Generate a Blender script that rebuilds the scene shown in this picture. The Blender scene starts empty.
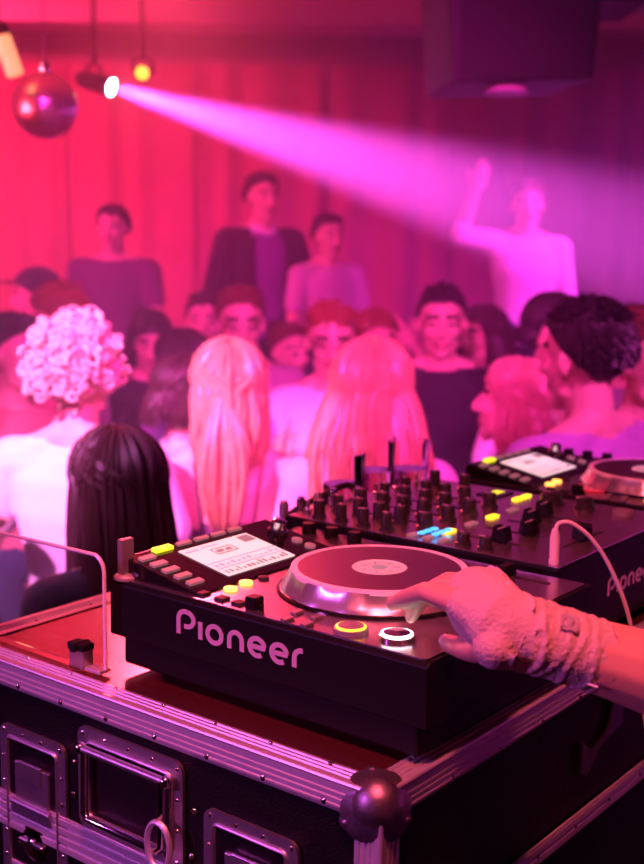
import bpy, bmesh, math, random
from mathutils import Vector, Matrix, Euler, noise
random.seed(7)
S = bpy.context.scene
COL = S.collection
PI = math.pi

# ------------------------------------------------------------------ camera
# world: X along the booth, Y from the performer to the audience, Z up; dance floor at 0,
# stage at 0.5, top of the flight case at 1.5 with its near corner at X=0, Y=0
ZT = 1.5
CAM = Vector((-.7794, -.5444, ZT + .4610))
FWD = Vector((.77622, .61018, -.15863)); RGT = Vector((.61955, -.78486, .01257)); UPV = Vector((.11683, .10804, .98726))
cd = bpy.data.cameras.new('camera'); cam = bpy.data.objects.new('camera', cd); COL.objects.link(cam)
cam.matrix_world = Matrix.Translation(CAM) @ Matrix((RGT, UPV, -FWD)).transposed().to_4x4()
cd.sensor_fit = 'VERTICAL'; cd.sensor_height = 36; cd.lens = 36 * 1207.65 / 864
cd.clip_start = .02; cd.clip_end = 60
cd.dof.use_dof = True; cd.dof.focus_distance = 1.17; cd.dof.aperture_fstop = 5.4
S.camera = cam

# room frame: a = along the back wall, d = depth towards it
E1 = Vector((.6178, -.7863, 0)); E2 = Vector((.7863, .6178, 0)); YAW = math.atan2(E1.y, E1.x)
def W(a, d, z): return Vector((CAM.x, CAM.y, 0)) + E1 * a + E2 * d + Vector((0, 0, z))

def sight(px, py): return FWD + RGT * ((px - 322) / 1207.65) - UPV * ((py - 432) / 1207.65)
def WP(px, py, d): r = sight(px, py); return CAM + r * (d / r.dot(E2))          # point at room depth d on a sight line
def WZ(px, py, z): r = sight(px, py); return CAM + r * ((ZT + z - CAM.z) / r.z)  # point at a height above the case top

# ------------------------------------------------------------------ view, world
S.view_settings.view_transform = 'Standard'; S.view_settings.look = 'None'
S.view_settings.gamma = 1; S.view_settings.use_curve_mapping = False
S.view_settings.exposure = 0.0
wd = bpy.data.worlds.new('world'); S.world = wd; wd.use_nodes = True
wd.node_tree.nodes['Background'].inputs[0].default_value = (.5, .1, .4, 1)
wd.node_tree.nodes['Background'].inputs[1].default_value = .02
S.cycles.use_denoising = True
S.cycles.volume_bounces = 0; S.cycles.max_bounces = 6
S.cycles.volume_step_rate = 4
S.cycles.sample_clamp_indirect = 4

# ------------------------------------------------------------------ lights of the club, with fill lamps added out of view
def spot(name, loc, target, power, color, angle, blend=.5, size=.05):
    l = bpy.data.lights.new(name, 'SPOT'); l.energy = power; l.color = color
    l.spot_size = math.radians(angle); l.spot_blend = blend; l.shadow_soft_size = size
    o = bpy.data.objects.new(name, l); COL.objects.link(o)
    o.location = loc; o.rotation_euler = (Vector(target) - Vector(loc)).to_track_quat('-Z', 'Y').to_euler()
    return o
def area(name, loc, target, power, color, sx, sy):
    l = bpy.data.lights.new(name, 'AREA'); l.energy = power; l.color = color; l.shape = 'RECTANGLE'; l.size = sx; l.size_y = sy
    o = bpy.data.objects.new(name, l); COL.objects.link(o)
    o.location = loc; o.rotation_euler = (Vector(target) - Vector(loc)).to_track_quat('-Z', 'Y').to_euler()
    return o
RED = (1, .03, .06); MAG = (1, .06, .62); PUR = (.75, .05, 1); PNK = (1, .16, .42); WARM = (1, .25, .3)
BEAM = WP(114, 88, 5.85)                       # lens of the beam light near the mirror ball
BEAM_TO = WP(440, 186, 5.2)
spot('beam_light', BEAM, BEAM_TO, 17000, (1, .09, .92), 16, .85, .03)
spot('red_wash', W(-2.9, 5.2, 3.2), W(-2.0, 8.6, 1.8), 2900, (1, .03, .12), 80, 1, .1)
spot('red_uplight', W(-2.6, 3.4, 2.1), W(-1.3, 4.6, 3.36), 1000, RED, 85, 1, .1)  # added out of view to brighten the ceiling that the decks mirror
spot('red_front', W(-.72, 5.4, 3.22), W(-.12, 1.3, 1.5), 700, (1, .05, .09), 26, .8, .14)
spot('red_wash', W(-3.2, 3.6, 3.2), W(-1.7, 6.5, 1.2), 1100, (1, .025, .34), 75, 1, .1)
spot('magenta_wash', W(2.7, 5.0, 3.2), W(1.2, 7.0, 1.7), 900, (1, .04, .95), 52, 1, .1)  # added fill, lightens the man in white at the back
spot('front_magenta', W(-1.7, .9, 3.25), W(-.60, 2.9, 1.3), 2000, (1, .22, .80), 30, .8, .06)
spot('front_pink', W(1.3, .8, 3.25), W(.40, 3.2, 1.4), 470, (1, .07, .70), 46, .9, .1)
spot('crowd_magenta', W(-.3, .2, 3.0), W(0, 5.0, 1.5), 1250, (1, .035, .55), 38, .8, .1)  # front fill added on the booth side to lighten the faces
spot('booth_pink', W(-.1, .35, 3.22), W(.12, 1.2, 1.5), 200, (1, .115, .17), 48, .9, .12)
spot('booth_purple', W(-2.2, .2, 2.3), W(-.2, .9, 1.15), 140, (.80, .14, 1), 40, .9, .12)  # added fill, aimed to reach only the left face of the case

# ------------------------------------------------------------------ materials
MATS = {}
def mat(name, col, rough=.5, metal=0., emit=None, es=0., spec=.5, bump=0., bscale=40., trans=0., alpha=1., coat=0., vary=0., vscale=6., aniso=0., ior=1.45, sheen=0.):
    if name in MATS: return MATS[name]
    m = bpy.data.materials.new(name); m.use_nodes = True; nt = m.node_tree; b = nt.nodes['Principled BSDF']
    b.inputs['Base Color'].default_value = (*col, 1); b.inputs['Roughness'].default_value = rough
    b.inputs['Metallic'].default_value = metal; b.inputs['Specular IOR Level'].default_value = spec
    b.inputs['IOR'].default_value = ior
    b.inputs['Transmission Weight'].default_value = trans; b.inputs['Alpha'].default_value = alpha
    b.inputs['Coat Weight'].default_value = coat; b.inputs['Coat Roughness'].default_value = .08
    b.inputs['Sheen Weight'].default_value = sheen
    b.inputs['Anisotropic'].default_value = aniso
    if emit: b.inputs['Emission Color'].default_value = (*emit, 1); b.inputs['Emission Strength'].default_value = es
    tc = nt.nodes.new('ShaderNodeTexCoord')
    if bump:
        n = nt.nodes.new('ShaderNodeTexNoise'); n.inputs['Scale'].default_value = bscale; n.inputs['Detail'].default_value = 3
        bp = nt.nodes.new('ShaderNodeBump'); bp.inputs['Strength'].default_value = bump; bp.inputs['Distance'].default_value = .01
        nt.links.new(tc.outputs['Object'], n.inputs['Vector']); nt.links.new(n.outputs['Fac'], bp.inputs['Height'])
        nt.links.new(bp.outputs['Normal'], b.inputs['Normal'])
    if vary:
        n = nt.nodes.new('ShaderNodeTexNoise'); n.inputs['Scale'].default_value = vscale; n.inputs['Detail'].default_value = 4
        r = nt.nodes.new('ShaderNodeMapRange'); r.inputs['To Min'].default_value = 1 - vary; r.inputs['To Max'].default_value = 1 + vary
        mx = nt.nodes.new('ShaderNodeVectorMath'); mx.operation = 'SCALE'; mx.inputs[0].default_value = col
        nt.links.new(tc.outputs['Object'], n.inputs['Vector']); nt.links.new(n.outputs['Fac'], r.inputs['Value'])
        nt.links.new(r.outputs[0], mx.inputs['Scale']); nt.links.new(mx.outputs[0], b.inputs['Base Color'])
    MATS[name] = m; return m
M_BLACK = mat('black_plastic', (.006, .005, .006), .5, spec=.22, bump=.05, bscale=900)
M_GLOSS = mat('gloss_black', (.012, .01, .012), .12, spec=.6)
M_FACE = mat('satin_dark_metal_faceplate', (.52, .44, .48), .26, metal=.92)
M_RUB = mat('black_rubber', (.018, .017, .018), .6)
M_ALU = mat('anodised_aluminium', (.82, .80, .82), .45, metal=.75, vary=.08, vscale=30)
M_STEEL = mat('zinc_steel', (.62, .58, .60), .40, metal=1, vary=.25, vscale=25, bump=.05, bscale=60)
M_CHROME = mat('chrome', (.85, .83, .85), .12, metal=1)
M_PANEL = mat('black_case_laminate', (.005, .004, .005), .5, spec=.2, bump=.25, bscale=500)
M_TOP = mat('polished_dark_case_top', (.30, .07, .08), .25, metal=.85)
M_LOGO = mat('logo_silver_paint', (.72, .60, .70), .35, metal=.2)
M_SCR = mat('lit_screen', (.8, .8, .8), .3, emit=(1, .86, .84), es=.72)
M_SCRD = mat('screen_dark_graphics', (.1, .05, .08), .3, emit=(.55, .28, .34), es=.6)
M_SCRM = mat('screen_mid_graphics', (.3, .2, .3), .3, emit=(.8, .45, .6), es=.8)
M_ORANGE = mat('lit_orange_button', (.9, .4, .1), .4, emit=(1, .42, .08), es=2.6)
M_YEL = mat('lit_yellow_button', (.9, .8, .1), .4, emit=(1, .72, .02), es=1.8)
M_LIME = mat('lit_lime_button', (.8, .9, .1), .4, emit=(.85, .9, .02), es=1.3)
M_BLUE = mat('lit_blue_button', (.1, .5, .9), .4, emit=(.02, .45, 1), es=1.7)
M_WHT = mat('lit_white_button', (.9, .9, .9), .3, emit=(1, .92, .95), es=9)
M_PKB = mat('dim_pink_button', (.26, .15, .18), .4, emit=(.9, .35, .45), es=.22)
M_GREY = mat('grey_plastic', (.22, .2, .22), .4)
M_ACR = mat('clear_acrylic', (.98, .98, .98), .02, trans=1, ior=1.2, alpha=1)
M_ACRE = mat('polished_acrylic_edge', (1, .95, .97), .25, spec=1)
M_GLASS = mat('clear_glass', (.97, .95, .97), .02, trans=1, ior=1.18, spec=1)
M_SKIN = mat('skin', (.72, .42, .32), .48, vary=.08, vscale=14, spec=.4)
M_EYE = mat('dark_eye', (.03, .02, .02), .2)
M_LIP = mat('lips', (.5, .16, .15), .4)
M_BROW = mat('eyebrow', (.08, .04, .03), .7)
M_NAIL = mat('finger_nail', (.85, .6, .55), .2)
M_BAND = mat('white_crepe_bandage', (.66, .50, .48), .9, bump=.3, bscale=300, vary=.12, vscale=40, sheen=.3)
M_WIRE = mat('white_cable_jacket', (.82, .78, .80), .4)
def cloth(name, col): return mat(name, col, .85, bump=.3, bscale=30, vary=.1, sheen=.2)
def hairm(name, col, rough=.38): return mat(name, col, rough, spec=.6, vary=.35, vscale=35)

# ------------------------------------------------------------------ mesh helpers
class MB:
    def __init__(s): s.v = []; s.f = []; s.m = []; s.mi = 0
    def add(s, v, f):
        o = len(s.v); s.v += [tuple(x) for x in v]; s.f += [tuple(i + o for i in q) for q in f]; s.m += [s.mi] * len(f)
    def box(s, c, sz, rot=None):
        x, y, z = (q / 2 for q in sz); P = [Vector((i * x, j * y, k * z)) for i in (-1, 1) for j in (-1, 1) for k in (-1, 1)]
        if rot is not None: P = [rot @ p for p in P]
        s.add([p + Vector(c) for p in P], [(0, 1, 3, 2), (4, 6, 7, 5), (0, 4, 5, 1), (2, 3, 7, 6), (0, 2, 6, 4), (1, 5, 7, 3)])
    def b2(s, x0, x1, y0, y1, z0, z1): s.box(((x0+x1)/2, (y0+y1)/2, (z0+z1)/2), (x1-x0, y1-y0, z1-z0))
    def tube(s, pts, rad, seg=10, cap=True, flat=1.0, up=None):
        pts = [Vector(p) for p in pts]; n = len(pts)
        if not hasattr(rad, '__len__'): rad = [rad] * n
        rings = []; prev = None
        for i, p in enumerate(pts):
            t = (pts[min(i+1, n-1)] - pts[max(i-1, 0)])
            t = t.normalized() if t.length > 1e-9 else Vector((0, 0, 1))
            if prev is None:
                a = Vector(up) if up else (Vector((0, 0, 1)) if abs(t.z) < .9 else Vector((1, 0, 0)))
            else: a = prev
            a = (a - t * a.dot(t)).normalized(); prev = a; b = t.cross(a)
            rings.append([p + (a * math.cos(k * 2*PI/seg) * flat + b * math.sin(k * 2*PI/seg)) * rad[i] for k in range(seg)])
        v = [q for r in rings for q in r]; f = []
        for i in range(n - 1):
            for k in range(seg): f.append((i*seg+k, i*seg+(k+1) % seg, (i+1)*seg+(k+1) % seg, (i+1)*seg+k))
        if cap: f.append(tuple(range(seg-1, -1, -1))); f.append(tuple((n-1)*seg+k for k in range(seg)))
        s.add(v, f)
    def cap(s, p0, r0, p1, r1, seg=12):               # tapered capsule with round ends
        p0 = Vector(p0); p1 = Vector(p1); t = (p1 - p0)
        L = t.length; t = t / L if L > 1e-9 else Vector((0, 0, 1))
        pts = []; rr = []
        for k in range(4): a = PI/2 * k / 4; pts.append(p0 - t * r0 * math.cos(a)); rr.append(max(r0 * math.sin(a), r0 * .08))
        pts += [p0, p1]; rr += [r0, r1]
        for k in range(1, 5): a = PI/2 * k / 4; pts.append(p1 + t * r1 * math.sin(a)); rr.append(max(r1 * math.cos(a), r1 * .08))
        s.tube(pts, rr, seg)
    def chain(s, pts, rad, seg=12):
        for i in range(len(pts) - 1): s.cap(pts[i], rad[i], pts[i+1], rad[i+1], seg)
    def ell(s, c, r, rot=None, nu=16, nv=10):
        v = []; f = []; c = Vector(c)
        for j in range(1, nv):
            for i in range(nu):
                a = 2*PI*i/nu; b = PI*j/nv
                p = Vector((r[0]*math.cos(a)*math.sin(b), r[1]*math.sin(a)*math.sin(b), r[2]*math.cos(b)))
                v.append(c + (rot @ p if rot is not None else p))
        top = len(v); p = Vector((0, 0, r[2])); v.append(c + (rot @ p if rot is not None else p)); v.append(c - (rot @ p if rot is not None else p))
        for j in range(nv - 2):
            for i in range(nu): f.append((j*nu+i, (j+1)*nu+i, (j+1)*nu+(i+1) % nu, j*nu+(i+1) % nu))
        for i in range(nu): f.append((top, i, (i+1) % nu)); f.append((top+1, (nv-2)*nu+(i+1) % nu, (nv-2)*nu+i))
        s.add(v, f)
    def lathe(s, prof, c=(0, 0, 0), seg=32, mat3=None, closed=True):
        c = Vector(c); v = []; f = []; n = len(prof)
        for r, z in prof:
            for k in range(seg):
                p = Vector((r*math.cos(2*PI*k/seg), r*math.sin(2*PI*k/seg), z))
                v.append(c + (mat3 @ p if mat3 is not None else p))
        for i in range(n - 1):
            for k in range(seg): f.append((i*seg+k, i*seg+(k+1) % seg, (i+1)*seg+(k+1) % seg, (i+1)*seg+k))
        if closed:
            if prof[0][0] > 1e-5: f.append(tuple(range(seg-1, -1, -1)))
            if prof[-1][0] > 1e-5: f.append(tuple((n-1)*seg+k for k in range(seg)))
        s.add(v, f)
    def prism(s, poly, fn):                            # poly: 2-D outline, fn(u, v, w) -> point, w in (0, 1)
        n = len(poly)
        s.add([fn(u, v, 0) for u, v in poly] + [fn(u, v, 1) for u, v in poly],
              [tuple(range(n-1, -1, -1)), tuple(range(n, 2*n))] + [(i, (i+1) % n, n+(i+1) % n, n+i) for i in range(n)])
    def mesh(s, name, mats, smooth=True):
        me = bpy.data.meshes.new(name); me.from_pydata(s.v, [], s.f); me.validate(clean_customdata=False)
        for m in (mats if isinstance(mats, (list, tuple)) else [mats]): me.materials.append(m)
        if len(me.polygons) == len(s.m): me.polygons.foreach_set('material_index', s.m)
        if smooth: me.polygons.foreach_set('use_smooth', [True] * len(me.polygons))
        me.update(); return me
    def build(s, name, mats, parent=None, loc=None, rot=None, smooth=False, bevel=0, fixn=True):
        me = s.mesh(name, mats, smooth or bevel > 0)
        if fixn:
            bm = bmesh.new(); bm.from_mesh(me); bmesh.ops.remove_doubles(bm, verts=bm.verts, dist=1e-6)
            bmesh.ops.recalc_face_normals(bm, faces=bm.faces); bm.to_mesh(me); bm.free()
        o = bpy.data.objects.new(name, me); COL.objects.link(o)
        if parent is not None: o.parent = parent
        if loc is not None: o.location = loc
        if rot is not None: o.rotation_euler = rot
        if bevel:
            b = o.modifiers.new('bevel', 'BEVEL'); b.width = bevel; b.segments = 2; b.limit_method = 'ANGLE'; b.angle_limit = math.radians(40)
            b.harden_normals = True
        elif smooth:
            try: me.set_sharp_from_angle(angle=math.radians(42))
            except Exception: pass
        return o
def remesh(mb, name, voxel, mats, parent=None, smooth=2, matfn=None):
    me = mb.mesh('tmp_' + name, []) if False else None
    me = bpy.data.meshes.new('raw'); me.from_pydata(mb.v, [], mb.f)
    t = bpy.data.objects.new('raw', me); COL.objects.link(t)
    r = t.modifiers.new('r', 'REMESH'); r.mode = 'VOXEL'; r.voxel_size = voxel; r.use_smooth_shade = True
    if smooth: sm = t.modifiers.new('s', 'SMOOTH'); sm.iterations = smooth; sm.factor = .6
    dg = bpy.context.evaluated_depsgraph_get()
    out = bpy.data.meshes.new_from_object(t.evaluated_get(dg)); out.name = name
    bpy.data.objects.remove(t); bpy.data.meshes.remove(me)
    out.materials.clear()
    for m in (mats if isinstance(mats, (list, tuple)) else [mats]): out.materials.append(m)
    if matfn:
        for p in out.polygons: p.material_index = matfn(p.center)
    out.polygons.foreach_set('use_smooth', [True] * len(out.polygons))
    o = bpy.data.objects.new(name, out); COL.objects.link(o)
    if parent is not None: o.parent = parent
    return o
def empty(name, loc, rz=0, label=None, cat=None, group=None):
    o = bpy.data.objects.new(name, None); o.empty_display_size = .05; COL.objects.link(o)
    o.location = loc; o.rotation_euler = (0, 0, rz); return tag(o, label, cat, group)
def tag(o, label=None, cat=None, group=None, kind=None):
    if label: o['label'] = label
    if cat: o['category'] = cat
    if group: o['group'] = group
    if kind: o['kind'] = kind
    return o
def kids(o): return [c for c in bpy.data.objects if c.parent == o]
def copy_tree(o, parent=None, label=None, loc=None):
    ch = kids(o); c = o.copy(); COL.objects.link(c); c.parent = parent
    if label: c['label'] = label
    if loc is not None: c.location = loc
    for k in ch: copy_tree(k, c)
    return c

# ================================================================== the room
RZ = Matrix.Rotation(YAW, 4, 'Z')
def room_box(name, a0, a1, d0, d1, z0, z1, m, kind='structure'):
    mb = MB(); mb.b2(a0, a1, d0, d1, z0, z1)
    o = mb.build(name, m); o.location = (CAM.x, CAM.y, 0); o.rotation_euler = (0, 0, YAW)
    return tag(o, kind=kind)
M_FLOOR = mat('dark_dance_floor', (.05, .035, .045), .3, vary=.3, vscale=2)
M_WALL = mat('dark_plaster_wall', (.20, .13, .16), .8, vary=.25, vscale=2)
M_CEIL = mat('ceiling_paint', (.34, .26, .32), .8, vary=.2, vscale=1.3)
H = 3.36
room_box('floor', -4.5, 4.5, -2.2, 8.9, -.1, 0, M_FLOOR)
room_box('ceiling', -4.5, 4.5, -2.2, 8.9, H, H + .1, M_CEIL)
room_box('wall_back', -4.5, 4.5, 8.8, 8.9, 0, H, M_WALL)
room_box('wall_left', -4.6, -4.5, -2.2, 8.9, 0, H, M_WALL)
room_box('wall_right', 4.5, 4.6, -2.2, 8.9, 0, H, M_WALL)
room_box('wall_front', -4.5, 4.5, -2.3, -2.2, 0, H, M_WALL)
# stage under the booth (parallel to the booth)
mb = MB(); mb.b2(-.55, 1.9, -1.35, .85, 0, .5)
M_STAGE = mat('black_stage_carpet', (.02, .018, .02), .9, bump=.3, bscale=200)
tag(mb.build('floor_stage', M_STAGE), kind='structure')
# raised platform along the back wall
room_box('floor_platform', -4.5, 4.5, 6.0, 8.8, 0, .5, M_STAGE)
# ceiling beams
room_box('trim_1', -4.5, 4.5, 7.4, 7.7, H - .16, H, M_CEIL)
# pleated curtains on the back wall
M_CURT = mat('dark_red_velvet_curtain', (.26, .07, .12), .75, vary=.25, vscale=5, sheen=.5)
pos = 0
for i in range(8):
    a0 = -3.6 + i * .9
    mb = MB(); n = 90; v = []; f = []
    for k in range(n + 1):
        a = a0 + .88 * k / n
        w = .022 * math.sin(2*PI*(a - a0) / .29 + math.sin(a*9)) + .014 * math.sin(2*PI*a / .47 + i)
        for z, q in ((.52, 1.25), (1.5, 1.05), (2.6, .8), (H - .22, .6)):
            v.append((a, 8.66 + w * q, z)); 
        for z, q in ((.52, 1.25), (1.5, 1.05), (2.6, .8), (H - .22, .6)):
            v.append((a, 8.672 + w * q, z))
    for k in range(n):
        for j in range(3):
            b = k*8 + j; f.append((b, b+8, b+9, b+1)); b += 4; f.append((b, b+1, b+9, b+8))
        b = k*8; f.append((b, b+4, b+12, b+8)); b = k*8+3; f.append((b, b+8, b+12, b+4))
    for k in (0, n):
        b = k*8
        for j in range(3): f.append((b+j, b+j+1, b+j+5, b+j+4))
    mb.add(v, f)
    o = mb.build('curtain', M_CURT, smooth=True, loc=(CAM.x, CAM.y, 0), rot=(0, 0, YAW))
    tag(o, ['dark red pleated curtain panel behind the mirror ball', 'red pleated curtain panel left of the mirror ball'][i % 2] if i in (2, 1) else
        'dark pleated curtain panel on the back wall', 'curtain', 'curtain panels on the back wall')
# haze in the air
mb = MB(); mb.b2(-4.45, 4.45, 2.3, 8.78, .02, H - .02)
vm = bpy.data.materials.new('thin_stage_haze'); vm.use_nodes = True; nt = vm.node_tree; nt.nodes.clear()
vo = nt.nodes.new('ShaderNodeOutputMaterial'); vs = nt.nodes.new('ShaderNodeVolumeScatter')
vs.inputs['Density'].default_value = .07; vs.inputs['Anisotropy'].default_value = .3; vs.inputs['Color'].default_value = (1, .97, 1, 1)
nt.links.new(vs.outputs[0], vo.inputs['Volume'])
hz = mb.build('haze', vm); hz.location = (CAM.x, CAM.y, 0); hz.rotation_euler = (0, 0, YAW)
tag(hz, 'thin stage haze filling the air of the club', 'haze', kind='stuff')

# ================================================================== ceiling fixtures
# mirror ball
c = WP(45, 106, 4.5); t = empty('mirror_ball', c, YAW, 'mirrored disco ball hanging from the ceiling at upper left', 'disco ball')
mb = MB(); nv = 22
R_ = .118
for j in range(nv):
    b0 = PI*j/nv; b1 = PI*(j+1)/nv; nu = max(4, int(44*math.sin((b0+b1)/2)))
    for i in range(nu):
        a0 = 2*PI*i/nu; a1 = 2*PI*(i+1)/nu
        q = [Vector((math.cos(a)*math.sin(b), math.sin(a)*math.sin(b), math.cos(b))) * R_ for a, b in ((a0, b0), (a0, b1), (a1, b1), (a1, b0))]
        cc = sum(q, Vector()) / 4; q = [cc + (p - cc) * .93 for p in q]
        mb.add(q, [(0, 1, 2, 3)])
mb.mi = 1; mb.ell((0, 0, 0), (R_*.985,)*3, nu=32, nv=20)
mb.build('ball', [mat('mirror_tile', (.95, .92, .93), .28, metal=1), M_GREY], t, fixn=False)
mb = MB(); mb.lathe([(.016, .112), (.022, .125), (.022, .150), (.008, .156)], seg=16); mb.build('motor_cap', M_CHROME, t, smooth=True)
mb = MB(); mb.tube([(0, 0, .15), (0, 0, H - c.z)], .003, 6); mb.build('wire', M_CHROME, t)
# pale slanting piece beside the ball, modelled as a tube with added glow
TL = WP(24, 72, 4.35); t = empty('fluorescent_tube_lamp', TL, YAW, 'short pale glowing tube slanting above the mirror ball', 'lamp')
mb = MB(); mb.tube([(-.075, 0, .12), (-.03, 0, -.01)], .030, 14); mb.build('tube', mat('pale_lit_tube', (.9, .7, .5), .4, emit=(1, .38, .16), es=1.3), t, smooth=True)
mb = MB(); mb.tube([(-.088, 0, .155), (-.074, 0, .117)], .034, 14); mb.tube([(-.088, 0, .14), (-.088, 0, H - TL.z)], .008, 8); mb.build('holder', M_BLACK, t, smooth=True)

def lampcan(name, loc, target, r, L, label, lens_mat, cat='stage light', led=None):
    loc = Vector(loc); dr = (Vector(target) - loc).normalized(); q = dr.to_track_quat('-Z', 'Y').to_matrix()
    t = empty(name, loc, 0, label, cat)
    mb = MB(); mb.lathe([(r*.55, L), (r*.9, L*.85), (r, L*.5), (r, .015), (r*1.06, .012), (r*1.06, -.004), (r*.9, -.004), (r*.86, .012)], seg=24, mat3=q, closed=False); 
    mb.build('housing', M_BLACK, t, smooth=True)
    mb = MB(); mb.lathe([(r*.86, .006), (.0001, .002)], seg=24, mat3=q, closed=False); mb.build('lens', lens_mat, t, smooth=True)
    mb = MB(); side = q @ Vector((1, 0, 0)); back = q @ Vector((0, 0, L*.5))
    mb.tube([back + side*r*1.02, back + side*r*1.25, back + side*r*1.25 + Vector((0, 0, r*1.6)), back + Vector((0, 0, r*2.0)),
             back - side*r*1.25 + Vector((0, 0, r*1.6)), back - side*r*1.25, back - side*r*1.02], .008, 6)
    mb.tube([back + Vector((0, 0, r*2.0)), back + Vector((0, 0, H - loc.z - back.z))], .012, 8)
    mb.build('yoke', M_BLACK, t)
    return t
bd = (BEAM_TO - BEAM).normalized()
lampcan('beam_lamp', BEAM - bd*.012, BEAM_TO, .044, .2, 'black beam light throwing the bright magenta shaft', mat('blazing_lens', (1, 1, 1), .2, emit=(1, .75, 1), es=60))
M_OFF = mat('lens_glass', (.6, .4, .5), .1, metal=.5)
def pos_lit(nm, col): return mat(nm, col, .3, emit=col, es=6)
for o in [x for x in bpy.data.objects if x.type == 'LIGHT' and 'beam' not in x.name]:  # can fixtures added at these lamps, out of view
    v = o.matrix_basis.to_3x3() @ Vector((0, 0, -1))
    nm = {'red': 'red', 'mag': 'magenta', 'fro': 'pink', 'cro': 'pink', 'boo': 'violet'}[o.name[:3]]
    k = o.name.replace('.001', '')
    lab = {'red_front': 'black ceiling can lamp with a red lens shining down on the media player', 'red_uplight': 'added unseen can lamp with a red lens tilted up to brighten the ceiling', 'red_wash': 'black ceiling can lamp with a red lens off to the left', 'magenta_wash': 'added unseen can lamp with a magenta lens, fill at far right',
           'front_magenta': 'black can lamp above the front of the dance floor, left side', 'front_pink': 'black can lamp above the right end of the booth',
           'crowd_magenta': 'added unseen can lamp above the booth, front fill for the crowd', 'booth_pink': 'black can lamp over the performer',
           'booth_purple': 'added unseen can lamp off to the left, fill for the case side'}[k]
    lampcan('can_lamp', o.location - v*.03, o.location + v, .08, .2, lab + (', further back' if o.name == 'red_wash' else ''), pos_lit('lens_' + nm, tuple(o.data.color)))
# small lamp with an amber indicator
t = lampcan('moving_head_lamp', WP(142, 73, 5.2), W(-.70, 4.0, 2.45), .032, .11, 'small black lamp with amber glow beside the beam light', mat('amber_lens', (1, .5, .1), .3, emit=(1, .38, .02), es=3.5))
# hanging loudspeaker
SP = WP(512, 10, 4.1); t = empty('loudspeaker', SP, YAW + .10, 'large black loudspeaker hanging from the ceiling', 'loudspeaker')
mb = MB()
mb.prism([(-.262, 0.0), (.245, .02), (.25, .50), (-.275, .50)], lambda u, v, w: (u + (.03*(1-v/.5)*(1 if u < 0 else -1)), -.22 + .46*w, v - .26))
mb.build('cabinet', mat('speaker_black_paint', (.010, .004, .006), .6, bump=.1, bscale=150), t, bevel=.015)
mb = MB(); mb.b2(-.215, .195, -.235, -.222, -.24, .21); mb.build('grille', mat('speaker_grille', (.012, .005, .008), .55, bump=.6, bscale=300), t, bevel=.004)
for s in (-.2, .2):
    mb = MB(); mb.b2(s-.02, s+.02, -.02, .02, .22, H-SP.z); mb.build('bracket', M_BLACK, t)
# dome lamp under it
t = empty('dome_lamp', WP(506, 92, 4.0), YAW, 'small half-round pale dome lamp just below the loudspeaker', 'lamp')
mb = MB(); mb.lathe([(.068, -.0), (.066, .012), (.055, .034), (.034, .05), (.0001, .056)], seg=28, closed=False); mb.build('shade', mat('frosted_dome', (.85, .5, .65), .5), t, smooth=True)
mb = MB(); mb.lathe([(.072, -.006), (.072, .0), (.06, .002)], seg=28); mb.tube([(0, 0, .055), (0, 0, .075)], .008, 8); mb.build('base', M_GREY, t, smooth=True)
# projector-like dark box at the top right, and air duct
t = empty('ceiling_projector', WP(612, 12, 4.3), YAW, 'black projector box under the ceiling right of the loudspeaker', 'projector')
mb = MB(); mb.b2(-.09, .08, -.2, .2, 0, .16); mb.build('housing', M_BLACK, t, bevel=.01)
mb = MB(); mb.lathe([(.035, 0), (.035, .03), (.028, .03)], c=(0, -.23, .08), seg=20, mat3=Matrix.Rotation(PI/2, 3, 'X')); mb.build('lens', M_GLOSS, t, smooth=True)
mb = MB(); mb.tube([(0, 0, .15), (0, 0, H-WP(612, 12, 4.3).z)], .02, 8); mb.build('bracket', M_BLACK, t)
t = tag(None or room_box('trim_2', 1.35, 4.5, 5.9, 6.3, H - .27, H, M_CEIL), kind='structure')

# ================================================================== flight case
CX, CY, CZ = 1.18, .608, 1.0
case = empty('flight_case', (0, 0, .5), 0, 'big black flight case with aluminium edges carrying the whole DJ setup', 'flight case')
def cz(z): return z + 1.0            # z below the top -> case coordinates
mb = MB(); mb.b2(.003, CX-.003, .003, CY-.003, cz(-.9), cz(-.0025)); mb.build('body', M_PANEL, case)
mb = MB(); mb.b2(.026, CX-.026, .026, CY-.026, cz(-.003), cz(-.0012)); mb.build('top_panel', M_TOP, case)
SW = .027
def extr(name, p0, p1, n1, n2, w=SW, th=.0022, ribs=3):
    """angle profile along p0-p1, its two wings running along n1 and n2 (unit vectors, away from the ridge)"""
    p0 = Vector(p0); p1 = Vector(p1); n1 = Vector(n1); n2 = Vector(n2); mb = MB()
    for a, b in ((n1, n2), (n2, n1)):             # wing along a, thickness outwards = -b
        prof = [(0, -th*.0)]
        pts = [(-th, -th), (w*.16, -th)]
        for k in range(ribs):
            u = w*(.16 + .66*(k)/ribs); s = w*.66/ribs
            pts += [(u+s*.15, -th), (u+s*.3, -th*.35), (u+s*.7, -th*.35), (u+s*.85, -th)]
        pts += [(w*.86, -th), (w, -th*.3), (w, 0.0), (-th, 0.0)]
        n = len(pts); v = [p + a*x + b*y for p in (p0, p1) for x, y in pts]
        mb.add(v, [(i, (i+1) % n, n+(i+1) % n, n+i) for i in range(n)] + [tuple(range(n-1, -1, -1)), tuple(range(n, 2*n))])
    # ridge bead
    mb.tube([p0 - (n1+n2)*th*.3, p1 - (n1+n2)*th*.3], th*1.1, 8)
    return mb.build(name, M_ALU, case)
X, Y, Z = Vector((1, 0, 0)), Vector((0, 1, 0)), Vector((0, 0, 1))
T0 = cz(0)
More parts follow.
